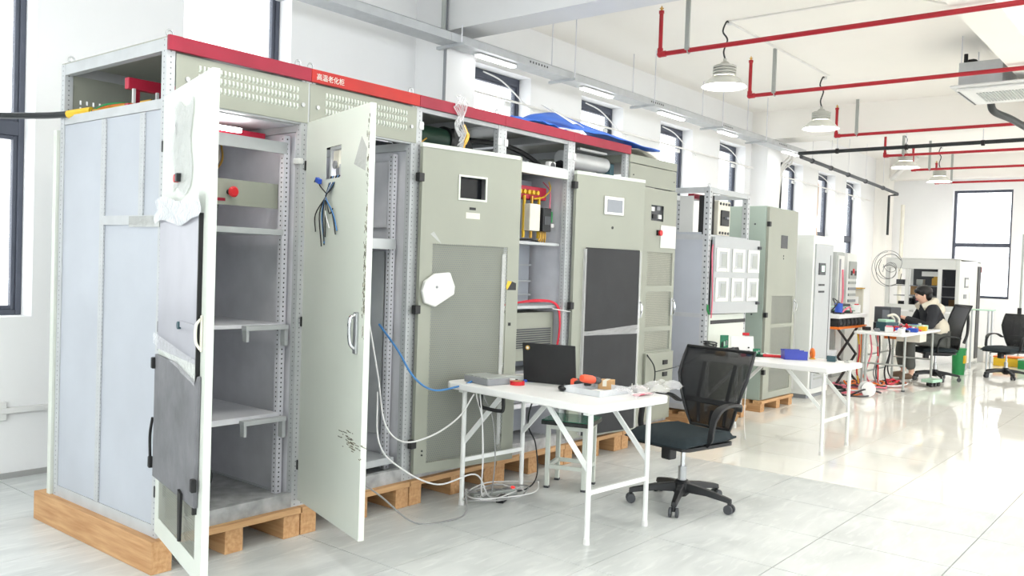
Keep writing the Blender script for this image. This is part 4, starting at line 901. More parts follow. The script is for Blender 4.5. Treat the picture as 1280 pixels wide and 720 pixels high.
# ================================================================== FOREGROUND TABLES, CHAIR, STOOL
def rrect(hx, hy, r, n=5):
    out = []
    for cx, cy, a0 in ((hx-r, hy-r, 0), (-hx+r, hy-r, PI/2), (-hx+r, -hy+r, PI), (hx-r, -hy+r, 1.5*PI)):
        for i in range(n+1): a = a0+i*PI/2/n; out.append((cx+r*math.cos(a), cy+r*math.sin(a)))
    return out
def folding_table(name, label, loc, rz, hx, hy, zt, group):
    o = thing(name, label, 'table', loc, rz, group)
    MB().prism(rrect(hx, hy, 0.06), zt-0.042, zt).build('table_top', 'table_white', o, bev=0.008)
    for sy in (-1, 1): MB().box(-hx+0.05, sy*(hy-0.095)-0.015, zt-0.062, hx-0.05, sy*(hy-0.095)+0.015, zt-0.043).build('under_rail', 'table_leg', o)
    for sy in (-1, 1):
        y = sy*(hy-0.09)
        for sx in (-1, 1):
            x = sx*(hx-0.09)
            MB().cyl((x, y, 0.02), (x, y, zt-0.04), 0.0145, 12).build('leg', 'table_leg', o, smooth=True)
            MB().cyl((x, y, 0), (x, y, 0.03), 0.018, 12).build('foot_cap', 'white_plastic', o)
            MB().cbox((x*0.98, y-sy*0.16, zt-0.20), (0.012, 0.46, 0.028), 0, -sy*0.80).build('brace', 'table_leg', o)
        MB().box(-hx+0.09, y-0.008, 0.26, hx-0.09, y+0.008, 0.285).build('cross_bar', 'table_leg', o)
    return o
t1 = folding_table('folding_table', 'white folding table in front of the perforated cabinet door', (4.08, 2.985, 0), -0.085, 0.35, 0.575, 0.745, 'white folding tables')
wire('carry_handle', [(-0.30, 0.30, 0.70), (-0.30, 0.30, 0.63), (-0.29, 0.27, 0.615), (-0.29, 0.16, 0.615), (-0.29, 0.13, 0.63), (-0.29, 0.13, 0.70)], 0.012, 'black_plastic', t1)
t2 = folding_table('folding_table', 'white folding table with electronic parts in front of the meter cabinet', (7.33, 2.97, 0), -0.02, 0.38, 0.61, 0.715, 'white folding tables')
wire('carry_handle', [(0.30, -0.30, 0.67), (0.30, -0.30, 0.61), (0.30, -0.16, 0.61), (0.30, -0.16, 0.67)], 0.012, 'black_plastic', t2)

def office_chair(label, loc, rz, group='black swivel office chairs', hi=0.0, base_rz=0.0, arms=True, fabric='seat_fabric', net='chair_mesh'):
    o = thing('office_chair', label, 'chair', loc, rz, group)
    # five-star base
    hub = MB().lathe([(0.03, 0.055), (0.05, 0.075), (0.05, 0.14), (0.036, 0.155)], 20).build('base_hub', 'black_plastic', o, smooth=True)
    for k in range(5):
        a = 2*PI*k/5+base_rz; c, s_ = math.cos(a), math.sin(a); n_ = (-s_, c)
        m = MB(); P = []
        for r_, w_, z0, z1 in ((0.03, 0.030, 0.085, 0.142), (0.17, 0.024, 0.085, 0.125), (0.30, 0.019, 0.068, 0.098), (0.325, 0.017, 0.062, 0.09)):
            P.append([(c*r_+n_[0]*e*w_, s_*r_+n_[1]*e*w_, z) for e, z in ((-1, z0), (1, z0), (0.7, z1), (-0.7, z1))])
        vs = [p for q in P for p in q]; fs = [(0, 1, 2, 3), (12, 15, 14, 13)]
        for i in range(3):
            for j in range(4): fs.append((i*4+j, i*4+(j+1) % 4, i*4+4+(j+1) % 4, i*4+4+j))
        lg = m.add(vs, fs).build('base_leg', 'black_plastic', o, bev=0.004)
        cx, cy = c*0.315, s_*0.315
        for e in (-1, 1): MB().cyl((cx+n_[0]*e*0.011, cy+n_[1]*e*0.011, 0.029), (cx+n_[0]*e*0.029, cy+n_[1]*e*0.029, 0.029), 0.029, 16).build('caster_wheel', 'dark_grey', lg, bev=0.004)
        MB().cyl((cx, cy, 0.035), (cx, cy, 0.075), 0.012, 8).build('caster_fork', 'black_plastic', lg)
    MB().cyl((0, 0, 0.14), (0, 0, 0.24), 0.026, 16).build('lift_sleeve', 'steel', o, smooth=True)
    MB().cyl((0, 0, 0.24), (0, 0, 0.37), 0.014, 12).build('lift_rod', 'chrome', o, smooth=True)
    MB().box(-0.09, -0.06, 0.355, 0.11, 0.06, 0.40).build('tilt_mechanism', 'black_metal', o, bev=0.008)
    MB().box(0.10, -0.035, 0.30, 0.17, 0.035, 0.385).build('tension_box', 'black_plastic', o, bev=0.01)
    wire('lift_lever', [(0.05, -0.06, 0.375), (0.05, -0.18, 0.37), (0.05, -0.24, 0.36)], 0.006, 'black_plastic', o)
    # seat: rounded waterfall cushion
    def seat(s, t):
        u_ = 2*s-1; v_ = 2*t-1; k = (abs(u_)**6+abs(v_)**6)
        x = 0.03+0.255*u_; y = 0.255*v_*(1-0.05*(u_ < -0.5))
        return x, y, k
    m = MB(); n = 16; vs = []; fs = []
    for lay in range(2):
        for j in range(n+1):
            for i in range(n+1):
                x, y, k = seat(i/n, j/n); e = max(0, 1-min(1, max(abs(2*i/n-1), abs(2*j/n-1)))**8)
                r_ = (max(abs(2*i/n-1), abs(2*j/n-1)))
                sc = 1.0
                if abs(2*i/n-1) > 0.7 and abs(2*j/n-1) > 0.7: sc = 0.965
                fz = -0.03*max(0, (2*i/n-1))**3
                z = (0.435+0.038*e**0.7+0.012*(2*j/n-1)**2+fz) if lay == 0 else (0.435-0.028*e+fz*0.6)
                vs.append(((x-0.03)*sc+0.03, y*sc, z))
    N1 = (n+1)**2
    for lay in range(2):
        for j in range(n):
            for i in range(n):
                q = [lay*N1+j*(n+1)+i, lay*N1+j*(n+1)+i+1, lay*N1+(j+1)*(n+1)+i+1, lay*N1+(j+1)*(n+1)+i]; fs.append(tuple(q if lay == 0 else q[::-1]))
    bd_ = [j for j in range(n)]+[j*(n+1)+n for j in range(n)]+[n*(n+1)+n-j for j in range(n)]+[(n-j)*(n+1) for j in range(n)]
    for a, b in zip(bd_, bd_[1:]+bd_[:1]): fs.append((a, b, N1+b, N1+a))
    m.add(vs, fs).build('seat', fabric, o, smooth=True)
    MB().prism(rrect(0.235, 0.235, 0.05), 0.392, 0.412).build('seat_pan', 'black_plastic', o, (0.03, 0, 0))
    # back: trapezoid mesh in a frame, widest at the top
    Hb = 0.50+hi
    bk = bpy.data.objects.new('backrest', None)
    def half(z): return 0.155+0.11*min(1, z/(Hb*0.62))**0.9-0.0*z
    def curve(x, z): return -0.05*(1-(x/0.26)**2)*0.6+0.045*math.sin(PI*min(1, z/Hb))
    pts = [(-half(Hb*k/8), Hb*k/8) for k in range(9)]+[(half(Hb*k/8), Hb*k/8) for k in range(8, -1, -1)]
    pv = MB(); pv.grid(lambda s, t: ((2*s-1)*half(Hb*t), curve((2*s-1)*half(Hb*t), Hb*t), Hb*t), 14, 14)
    tl = (-0.20, 0.0, PI/2)
    back = pv.build('backrest', net, o, (-0.235, 0, 0.465), (-0.22, 0, -PI/2), smooth=True, solid=0.004)
    back.rotation_euler = Matrix.Rotation(-PI/2, 3, 'Z').to_euler()
    R_ = Matrix.Rotation(-0.20, 3, 'Y') @ Matrix.Rotation(-PI/2, 3, 'Z'); back.rotation_euler = R_.to_euler()
    fr = MB().tube([(x, curve(x, z), z) for x, z in pts], 0.0105, 8, closed=True).build('back_frame', 'black_plastic', back, smooth=True)
    MB().box(-0.20, -0.012+curve(0.15, 0.16), 0.14, 0.20, 0.0+curve(0.15, 0.16), 0.175).build('lumbar_bar', 'black_plastic', back, bev=0.004)
    for sx in (-1, 1): MB().tube([(sx*0.10, curve(0.1, 0.03)-0.006, 0.02), (sx*0.115, curve(0.1, 0.2)-0.014, 0.2), (sx*0.12, curve(0.1, Hb*0.85)-0.012, Hb*0.82)], 0.012, 6).build('back_rib', 'black_plastic', back, smooth=True)
    bpy.data.objects.remove(bk)
    MB().tube(spl([(-0.06, 0, 0.375), (-0.20, 0, 0.38), (-0.262, 0, 0.43), (-0.29, 0, 0.56)], 5), 0.024, 8).build('back_bracket', 'black_plastic', o, smooth=True)
    if arms:
        for sy in (-1, 1):
            p = spl([(-0.23, sy*0.235, 0.60), (-0.16, sy*0.275, 0.645), (-0.03, sy*0.285, 0.648), (0.05, sy*0.285, 0.615), (0.085, sy*0.28, 0.53), (0.09, sy*0.27, 0.45), (0.06, sy*0.22, 0.405)], 6)
            m = MB(); vs = []; fs = []; n = len(p)
            for i, q in enumerate(p):
                t_ = (p[min(i+1, n-1)]-p[max(i-1, 0)]).normalized(); nn = Vector((0, 1, 0)); b_ = t_.cross(nn).normalized(); w_ = 0.026 if i < n*0.55 else 0.019
                vs += [q+nn*w_+b_*0.009, q-nn*w_+b_*0.009, q-nn*w_-b_*0.009, q+nn*w_-b_*0.009]
            for i in range(n-1):
                for j in range(4): fs.append((i*4+j, i*4+(j+1) % 4, i*4+4+(j+1) % 4, i*4+4+j))
            fs += [(0, 1, 2, 3), ((n-1)*4+3, (n-1)*4+2, (n-1)*4+1, (n-1)*4)]
            m.add(vs, fs).build('armrest', 'black_plastic', o, smooth=True, bev=0.004)
    return o
office_chair('black mesh-back swivel chair at the white folding table in front', (4.86, 2.55, 0), PI-0.20, base_rz=0.55)

# ---- stool with a green stone top
st = thing('metal_stool', 'grey steel stool with a green marble seat under the table', 'stool', (4.72, 3.30, 0), 0.33)
for sx in (-1, 1):
    for sy in (-1, 1):
        MB().box(sx*0.115-0.014, sy*0.125-0.014, 0.012, sx*0.115+0.014, sy*0.125+0.014, 0.42).build('leg', 'paint_pale_lit', st, bev=0.003); MB().box(sx*0.115-0.016, sy*0.125-0.016, 0, sx*0.115+0.016, sy*0.125+0.016, 0.014).build('foot_cap', 'dark_grey', st)
for sy in (-1, 1):
    for z in (0.13, 0.39): MB().box(-0.101, sy*0.125-0.011, z, 0.101, sy*0.125+0.011, z+0.025).build('stretcher', 'paint_pale_lit', st)
for sx in (-1, 1):
    for z in (0.13, 0.39): MB().box(sx*0.115-0.011, -0.111, z, sx*0.115+0.011, 0.111, z+0.025).build('stretcher', 'paint_pale_lit', st)
MB().box(-0.155, -0.165, 0.42, 0.155, 0.165, 0.446).build('seat_edge', 'stone_edge', st, bev=0.004); MB().box(-0.153, -0.163, 0.4465, 0.153, 0.163, 0.452).build('seat_slab', 'stone_green', st, bev=0.002)

# ---- things on the front table (top at 0.745)
ZT = 0.7455
def on(name, label, cat, x, y, rz=0, z=ZT, group=None): return thing(name, label, cat, (x, y, z), rz, group)
lp_ = on('laptop', 'open black laptop seen from behind its lid', 'laptop', 4.19, 3.10, -1.31)
MB().box(-0.17, 0.0, 0.0, 0.17, 0.235, 0.018).build('base', 'black_plastic', lp_, bev=0.004); MB().box(-0.145, 0.04, 0.0182, 0.145, 0.14, 0.0195).build('keyboard', 'dark_grey', lp_)
ld = MB().box(-0.17, -0.008, 0.0, 0.17, 0.0, 0.235).build('lid', 'black_plastic', lp_, (0, -0.004, 0.012), (0.16, 0, 0), bev=0.004)
MB().box(-0.155, 0.0002, 0.018, 0.155, 0.0012, 0.222).build('screen', 'screen_dark', ld); MB().cyl((-0.135, -0.008, 0.205), (-0.135, -0.0095, 0.205), 0.014, 16).build('sticker', 'brass', ld); MB().cyl((-0.135, -0.0096, 0.205), (-0.135, -0.0102, 0.205), 0.008, 12).build('sticker_core', 'white_plastic', ld)
for x in (-0.11, 0.11): MB().cyl((x-0.02, -0.004, 0.014), (x+0.02, -0.004, 0.014), 0.006, 8).build('hinge', 'black_plastic', lp_)
g_ = on('plastic_case', 'grey ribbed plastic case at the left end of the front table', 'case', 3.92, 3.37, -0.2)
MB().prism(rrect(0.085, 0.12, 0.012, 2), 0, 0.038).build('body', 'mid_grey', g_, bev=0.004)
for q in range(7): MB().box(-0.078, -0.105+q*0.032, 0.0382, 0.078, -0.083+q*0.032, 0.0435).build('rib', 'leg_grey', g_)
g_ = on('instrument_bar', 'flat silver instrument beside the ribbed grey case', 'instrument', 4.14, 3.37, -0.7)
MB().box(-0.12, -0.035, 0, 0.12, 0.035, 0.028).build('body', 'leg_grey', g_, bev=0.004); MB().box(-0.10, -0.025, 0.0282, 0.10, 0.025, 0.030).build('face', 'aluminium', g_); MB().box(-0.125, -0.012, 0.006, -0.12, 0.012, 0.022).build('plug', 'black_plastic', g_)
g_ = on('tape_roll', 'red tape roll lying in front of the laptop', 'tape', 4.00, 3.20)
MB().lathe([(0.03, 0), (0.044, 0), (0.044, 0.022), (0.03, 0.022), (0.03, 0)], 24, cap0=False, cap1=False).build('tape', 'red_plastic', g_, smooth=True); MB().lathe([(0.027, 0), (0.0298, 0), (0.0298, 0.022), (0.027, 0.022), (0.027, 0)], 24, cap0=False, cap1=False).build('core', 'card', g_)
g_ = on('usb_adapter', 'small blue adapter with a black lead left of the laptop', 'adapter', 4.15, 3.255, 0.4)
MB().box(-0.02, -0.012, 0, 0.02, 0.012, 0.014).build('body', 'blue', g_, bev=0.003); wire('lead', [(0.02, 0, 0.008), (0.06, 0.02, 0.012), (0.07, 0.05, 0.006), (0.03, 0.06, 0.006)], 0.004, 'black_rubber', g_)
g_ = on('connector_cap', 'white round cap next to the red tape roll', 'cap', 4.06, 3.29); MB().lathe([(0.001, 0), (0.022, 0), (0.02, 0.022), (0.001, 0.024)], 16).build('cap', 'white_plastic', g_, smooth=True); MB().cyl((0.03, 0, 0.01), (0.05, 0, 0.01), 0.006, 8).build('pin', 'black_plastic', g_)
g_ = on('computer_mouse', 'black computer mouse just right of the laptop', 'mouse', 4.03, 2.885, 0.5); MB().ell((0, 0, 0.016), (0.055, 0.032, 0.016), 16, 8).build('body', 'black_plastic', g_, smooth=True); MB().box(0.02, -0.003, 0.026, 0.035, 0.003, 0.033).build('scroll_wheel', 'dark_grey', g_)
g_ = on('clear_tray', 'shallow clear plastic tray under the cordless drill', 'tray', 4.13, 2.72, -0.1); m = MB().box(-0.14, -0.13, 0, 0.14, 0.13, 0.003)
for a in ((-0.14, -0.13, -0.137, 0.13), (0.137, -0.13, 0.14, 0.13), (-0.137, -0.13, 0.137, -0.127), (-0.137, 0.127, 0.137, 0.13)): m.box(a[0], a[1], 0.003, a[2], a[3], 0.034)
m.build('tray', 'film_thick', g_); MB().box(-0.08, -0.09, 0.0032, 0.06, 0.06, 0.006).build('sheet', 'paper', g_)
dr = on('cordless_drill', 'orange and black cordless drill lying on the front table', 'drill', 4.17, 2.80, 0.2, ZT+0.018)
dr.scale = (0.8, 0.8, 0.8)
MB().lathe([(0.001, -0.09), (0.024, -0.085), (0.03, -0.06), (0.03, 0.02), (0.024, 0.04)], 18).build('motor_body', 'drill_orange', dr, (0, 0, 0.055), (0.4, 1.75, 0), smooth=True)
MB().lathe([(0.024, 0.04), (0.026, 0.05), (0.024, 0.09), (0.012, 0.11), (0.003, 0.112)], 16).build('chuck', 'dark_grey', dr, (0, 0, 0.055), (0.4, 1.75, 0), smooth=True)
MB().lathe([(0.003, 0.11), (0.003, 0.16)], 8).build('drill_bit', 'steel', dr, (0, 0, 0.055), (0.4, 1.75, 0)); MB().cbox((0.03, 0.07, 0.018), (0.035, 0.13, 0.032), 0.2).build('grip', 'black_plastic', dr, bev=0.008); MB().cbox((0.035, 0.14, 0.022), (0.07, 0.04, 0.044), 0.2).build('battery', 'drill_orange', dr, bev=0.006)
cb = on('cardboard_box', 'small brown cardboard box on the front table', 'box', 4.30, 2.77, 0.35); MB().box(-0.05, -0.04, 0.0, 0.05, 0.04, 0.052).build('carton', 'card', cb, bev=0.002); MB().box(-0.0505, -0.012, 0.02, 0.0505, 0.012, 0.0526).build('tape_strip', 'off_white', cb)
rt = on('red_pouch', 'flat red pouch behind the cardboard box', 'pouch', 4.41, 2.86, 0.2); MB().ell((0, 0, 0.016), (0.09, 0.05, 0.016), 14, 6).build('pouch', 'red_plastic', rt, smooth=True)
al = on('aluminium_profile', 'short aluminium profile lying on the right end of the front table', 'profile', 4.37, 2.62, 0.55)
m = MB().box(-0.14, -0.018, 0.0, 0.14, 0.018, 0.006).box(-0.14, -0.018, 0.006, 0.14, -0.013, 0.024).box(-0.14, 0.013, 0.006, 0.14, 0.018, 0.024).build('profile', 'aluminium', al)
MB().box(-0.139, -0.012, 0.007, 0.139, 0.012, 0.012).build('insert', 'dark_grey', al)
random.seed(33); pb = on('plastic_bag', 'crumpled clear plastic bag hanging over the table edge', 'bag', 4.28, 2.50, -0.085)
MB().grid(lambda s, t: (-0.20+0.48*s, -0.09+0.22*t, 0.006+0.03*abs(math.sin(11*s+3*t))*abs(math.cos(7*t+s))+0.02*math.sin(PI*t)+0.05*max(0, s-0.6)), 20, 10).build('bag', 'film', pb, smooth=True); MB().grid(lambda s, t: (-0.10+0.14*s, -0.03+0.05*t, 0.004+0.004*s), 3, 3).build('pink_insert', 'pink', pb)
# ---- cables around the front table
def cable(label, pts, r, m, name='cable', seg=8): return tag(wire(name, pts, r, m, None, 6, seg), label, 'cable')
cable('blue network cable sagging from the second cabinet to the table', [(3.44, 3.80, 1.08), (3.42, 3.62, 0.95), (3.46, 3.52, 0.80), (3.60, 3.50, 0.715), (3.76, 3.46, 0.725), (3.84, 3.42, 0.753), (3.90, 3.46, 0.752)], 0.006, 'cyan_wire')
cable('white cable drooping from the second cabinet to the table legs', [(3.40, 3.85, 1.12), (3.30, 3.64, 0.80), (3.28, 3.55, 0.55), (3.36, 3.48, 0.45), (3.55, 3.44, 0.47), (3.72, 3.40, 0.56), (3.80, 3.36, 0.69)], 0.005, 'cable_white')
cable('white cable running low in front of the perforated door', [(3.28, 3.62, 0.72), (3.24, 3.55, 0.45), (3.36, 3.50, 0.30), (3.62, 3.46, 0.17), (3.90, 3.42, 0.19), (4.0, 3.40, 0.05), (4.12, 3.42, 0.012)], 0.005, 'cable_white')
cable('grey cable lying on the floor below the second cabinet', [(3.10, 3.68, 0.30), (3.25, 3.55, 0.16), (3.38, 3.40, 0.012), (3.56, 3.30, 0.008), (3.74, 3.34, 0.01), (3.84, 3.44, 0.10), (3.95, 3.50, 0.06), (4.15, 3.52, 0.012)], 0.005, 'cable_grey')
for k, (x, y) in enumerate(((3.86, 3.30), (3.89, 3.33), (3.93, 3.28))):
    cable(('left', 'middle', 'right')[k]+' of three pale cords hanging from the table end', [(x, y+0.05, 0.752), (x-0.075-0.03*k, y, 0.70), (x-0.05, y, 0.55), (x+0.01*k, y+0.03, 0.30), (x+0.06, y+0.08, 0.08), (4.05+0.03*k, 3.46, 0.03)], 0.0042, ('cable_white', 'cable_white', 'cable_grey')[k])
cable('black cord dropping from the laptop to the floor', [(4.36, 3.30, 0.70), (4.34, 3.36, 0.55), (4.38, 3.40, 0.42), (4.46, 3.40, 0.30), (4.46, 3.38, 0.10), (4.38, 3.40, 0.02), (4.25, 3.46, 0.012)], 0.005, 'cable_black')
random.seed(17)
for k in range(6):
    cx, cy = 4.10+0.09*random.uniform(-1, 1), 3.43+0.06*random.uniform(-1, 1); a = random.uniform(0, 6); R1 = 0.10+0.035*k
    cable(('smallest', 'second smallest', 'third smallest', 'third largest', 'second largest', 'largest')[k]+' loop of the pale cords coiled on the floor under the table',
          [(cx+R1*math.cos(a+q*0.9)*1.1, cy+R1*0.6*math.sin(a+q*0.9), 0.008+0.006*k+0.02*abs(math.sin(q*1.3+k))) for q in range(8)], 0.0042, ('cable_white', 'cable_grey', 'cable_white')[k % 3])
ps = thing('power_strip', 'grey power strip with a red light among coiled cords', 'power strip', (4.14, 3.47, 0), -0.3); MB().box(-0.16, -0.028, 0, 0.16, 0.028, 0.04).build('body', 'leg_grey', ps, bev=0.006)
for q in range(4): MB().box(-0.12+q*0.065, -0.018, 0.0402, -0.08+q*0.065, 0.018, 0.043).build('socket', 'mid_grey', ps)
MB().box(0.135, -0.01, 0.0402, 0.15, 0.01, 0.048).build('switch', 'red_glow', ps)
pa = thing('power_adapter', 'black power adapter on the floor beside the power strip', 'adapter', (4.10, 3.37, 0), 0.4); MB().box(-0.055, -0.025, 0, 0.055, 0.025, 0.033).build('body', 'black_plastic', pa, bev=0.006); wire('lead', [(0.055, 0, 0.015), (0.1, 0.01, 0.01), (0.14, 0.04, 0.008)], 0.004, 'black_rubber', pa)
# ---- open carton on the floor under the second table
bx_ = thing('cardboard_box', 'open brown cardboard box on the floor behind the office chair', 'box', (6.93, 3.42, 0), 0.35)
m = MB()
for a in ((-0.17, -0.14, 0.17, -0.134), (-0.17, 0.134, 0.17, 0.14), (-0.17, -0.134, -0.164, 0.134), (0.164, -0.134, 0.17, 0.134)): m.box(a[0], a[1], 0.006, a[2], a[3], 0.24)
m.box(-0.17, -0.14, 0, 0.17, 0.14, 0.006).build('carton', 'card', bx_)
for sx in (-1, 1): MB().cbox((sx*0.215, 0, 0.255), (0.12, 0.27, 0.005), 0, 0, -sx*0.35).build('flap', 'card', bx_)
MB().cbox((0, -0.20, 0.225), (0.33, 0.13, 0.005), 0, 0.4).build('flap', 'card', bx_)
wire('cable', [(-0.06, -0.145, 0.20), (-0.10, -0.16, 0.10), (-0.04, -0.165, 0.06), (0.04, -0.155, 0.10)], 0.008, 'cable_black', bx_)
# ---- things on the second table (top at 0.715)
Z2 = 0.7155
bn = on('parts_bin', 'blue plastic parts bin on the second table', 'bin', 7.42, 2.86, -0.9, Z2)
m = MB(); a, b, h = 0.10, 0.055, 0.075
m.box(-a, -b, 0, a, b, 0.004).box(-a, -b, 0.004, -a+0.004, b, h).box(-a, -b, 0.004, a, -b+0.004, h).box(-a, b-0.004, 0.004, a, b, h).box(a-0.004, -b, 0.004, a, b, 0.035); m.build('bin', 'blue_bin', bn); MB().box(-a-0.004, -b-0.004, h, a*0.6, -b+0.006, h+0.008).box(-a-0.004, b-0.006, h, a*0.6, b+0.004, h+0.008).build('rim', 'blue_bin', bn)
og = on('orange_coil', 'orange wound coil on the right part of the second table', 'coil', 7.58, 2.76, 0.6, Z2)
MB().tube([(0.034*math.cos(k*PI/10), 0, 0.05+0.034*math.sin(k*PI/10)) for k in range(20)], 0.016, 8, closed=True).build('ring', 'orange', og, smooth=True); MB().box(-0.03, -0.02, 0, 0.03, 0.02, 0.014).build('base', 'brass', og, bev=0.003)
rl = on('relay', 'black relay with clear cover at the right end of the second table', 'relay', 7.55, 2.58, 0.2, Z2); MB().box(-0.045, -0.035, 0, 0.045, 0.035, 0.05).build('base', 'teal_dark', rl, bev=0.004); MB().box(-0.042, -0.032, 0.0505, 0.042, 0.032, 0.10).build('cover', 'film', rl, bev=0.004)
for q in range(3): MB().cyl((-0.025+q*0.025, 0, 0.0505), (-0.025+q*0.025, 0, 0.085), 0.007, 8).build('coil', 'steel', rl)
pf = on('steel_bar', 'flat steel bar near the edge of the second table', 'bar', 7.62, 2.46, 0.1, Z2); MB().box(-0.07, -0.02, 0, 0.07, 0.02, 0.012).build('bar', 'aluminium', pf, bev=0.002); MB().cyl((-0.05, 0, 0.012), (-0.05, 0, 0.02), 0.008, 8).build('bolt', 'steel', pf)
rb_ = on('red_probe', 'red handled probe lying left of the blue bin', 'probe', 7.38, 3.06, 1.9, Z2); MB().cyl((-0.10, 0, 0.014), (0.06, 0, 0.014), 0.013, 10).build('grip', 'red_plastic', rb_, smooth=True); MB().cyl((0.06, 0, 0.014), (0.14, 0, 0.012), 0.006, 8).build('tip', 'black_plastic', rb_)
def pcb(label, x, y, rz, w_, h_, stand=False, z=Z2):
    o = on('circuit_board', label, 'circuit board', x, y, rz, z, 'circuit boards on the second table')
    if stand:
        MB().box(-w_/2, -0.003, 0.004, w_/2, 0.003, h_).build('board', 'pcb', o); MB().box(-w_/2, -0.02, 0, w_/2, 0.02, 0.004).build('foot', 'black_plastic', o)
        for q in range(3): MB().box(-w_*0.35+q*w_*0.26, -0.014, h_*0.3+0.01*q, -w_*0.2+q*w_*0.26, -0.003, h_*0.6+0.008*q).build('component', ('black_plastic', 'pale_green', 'mid_grey')[q], o)
    else:
        MB().box(-w_/2, -h_/2, 0.006, w_/2, h_/2, 0.009).build('board', 'pcb', o); MB().box(-w_/2+0.005, -h_/2+0.005, 0, w_/2-0.005, h_/2-0.005, 0.006).build('foot', 'black_plastic', o)
        for q in range(4): MB().box(-w_*0.4+q*w_*0.22, -h_*0.3, 0.009, -w_*0.25+q*w_*0.22, h_*0.1, 0.02+0.01*(q % 2)).build('component', ('black_plastic', 'pale_green', 'mid_grey', 'white_plastic')[q], o)
pcb('upright green circuit board left of the red probe', 7.34, 3.17, -0.7, 0.07, 0.07, True); pcb('flat circuit board with tall parts behind the red probe', 7.40, 3.03+0.12, -0.5, 0.14, 0.09)
pcb('tall green circuit board standing behind the chair back', 7.42, 3.52, -0.7, 0.08, 0.16, True); pcb('flat green circuit board by the black tube', 7.30, 3.48, 0.3, 0.12, 0.09)
wp = on('display_board', 'white perforated board leaning on the second table clutter', 'board', 7.56, 3.40, -0.75, Z2); MB().box(-0.11, -0.004, 0.0, 0.11, 0.004, 0.15).build('panel', 'white_plastic', wp, (0, 0, 0.004), (-0.2, 0, 0)); MB().cyl((0.05, -0.02, 0.05), (0.05, -0.012, 0.05), 0.008, 8).build('jack', 'black_plastic', wp); MB().box(0.0, 0.005, 0.16, 0.06, 0.02, 0.185).build('red_knob', 'red_plastic', wp)
bt = on('black_tube', 'black ribbed tube lying across the second table', 'tube', 7.22, 3.45, 2.4, Z2); MB().cyl((-0.16, 0, 0.05), (0.14, 0, 0.022), 0.02, 12).build('tube', 'black_plastic', bt, smooth=True)
for q in range(5): MB().cyl((-0.12+q*0.05, 0, 0.0465-q*0.0047), (-0.105+q*0.05, 0, 0.045-q*0.0047), 0.023, 12).build('ring', 'dark_grey', bt)
wb_ = on('cable_pile', 'coil of black cable at the left end of the second table', 'cable', 7.16, 3.53, 0.2, Z2)
for q in range(3): MB().tube([((0.10+0.012*q)*math.cos(k*PI/10), 0.05*math.sin(k*PI/10), 0.03+0.02*q+0.05*abs(math.sin(k*PI/20))) for k in range(20)], 0.007, 6, closed=True).build('turn', 'cable_black', wb_, smooth=True)
for k, (lab, x, y, m1, s_) in enumerate((('dark blue terminal block on the second table', 7.26, 3.33, 'teal_dark', 0.05), ('pink plastic cap on the second table', 7.22, 3.24, 'pink', 0.04), ('light blue plug next to the pink cap', 7.29, 3.22, 'cyan_wire', 0.03), ('wooden block left of the green boards', 7.10, 3.40, 'card', 0.05), ('beige sponge behind the pink cap', 7.38, 3.26, 'off_white', 0.045), ('white crumpled paper by the chair back', 7.08, 3.28, 'paper', 0.06))):
    o = on('small_part', lab, 'part', x, y, 0.5*k, Z2, 'small parts on the second table'); MB().box(-s_*0.8, -s_*0.5, 0, s_*0.8, s_*0.5, s_*0.8).build('body', m1, o, bev=s_*0.12); MB().cyl((0, 0, s_*0.8), (0, 0, s_*0.95), s_*0.25, 8).build('knob', 'mid_grey' if k != 1 else 'red_plastic', o)
cable('thin white wire from the second table down to the floor', [(7.02, 3.05, 0.72), (6.92, 3.04, 0.70), (6.90, 3.06, 0.45), (6.98, 3.10, 0.20), (7.06, 3.12, 0.02)], 0.004, 'cable_white')
cable('black wire stretched from the mesh panel cabinet to the chair', [(6.38, 3.64, 0.60), (6.62, 3.50, 0.66), (6.86, 3.46, 0.74), (7.08, 3.50, 0.73)], 0.004, 'cable_black')
# ================================================================== FAR WORK AREA
# ---- grey framed work table
ft = thing('work_table', 'white-topped work table with grey tube legs at the seated person', 'table', (12.47, 3.37, 0))
MB().prism(rrect(0.93, 0.31, 0.03, 2), 0.715, 0.75).build('table_top', 'table_white', ft, bev=0.006)
for sx in (-1, 1):
    for sy in (-1, 1): MB().cyl((sx*0.68, sy*0.26, 0), (sx*0.68, sy*0.26, 0.715), 0.016, 10).build('leg', 'leg_grey', ft, smooth=True); MB().cyl((sx*0.68, sy*0.26, 0), (sx*0.68, sy*0.26, 0.02), 0.022, 10).build('foot_cap', 'dark_grey', ft)
    MB().cyl((sx*0.68, -0.26, 0.33), (sx*0.68, 0.26, 0.33), 0.012, 8).build('cross_bar', 'leg_grey', ft)
for z in (0.20, 0.42): MB().cyl((-0.68, 0.26, z), (0.68, 0.26, z), 0.012, 8).build('cross_bar', 'leg_grey', ft)
MB().box(0.30, 0.05, 0.60, 0.72, 0.28, 0.70).build('drawer', 'orange', ft, bev=0.006); MB().box(-0.05, -0.28, 0.60, 0.28, 0.02, 0.71).build('drawer', 'off_white', ft, bev=0.006)
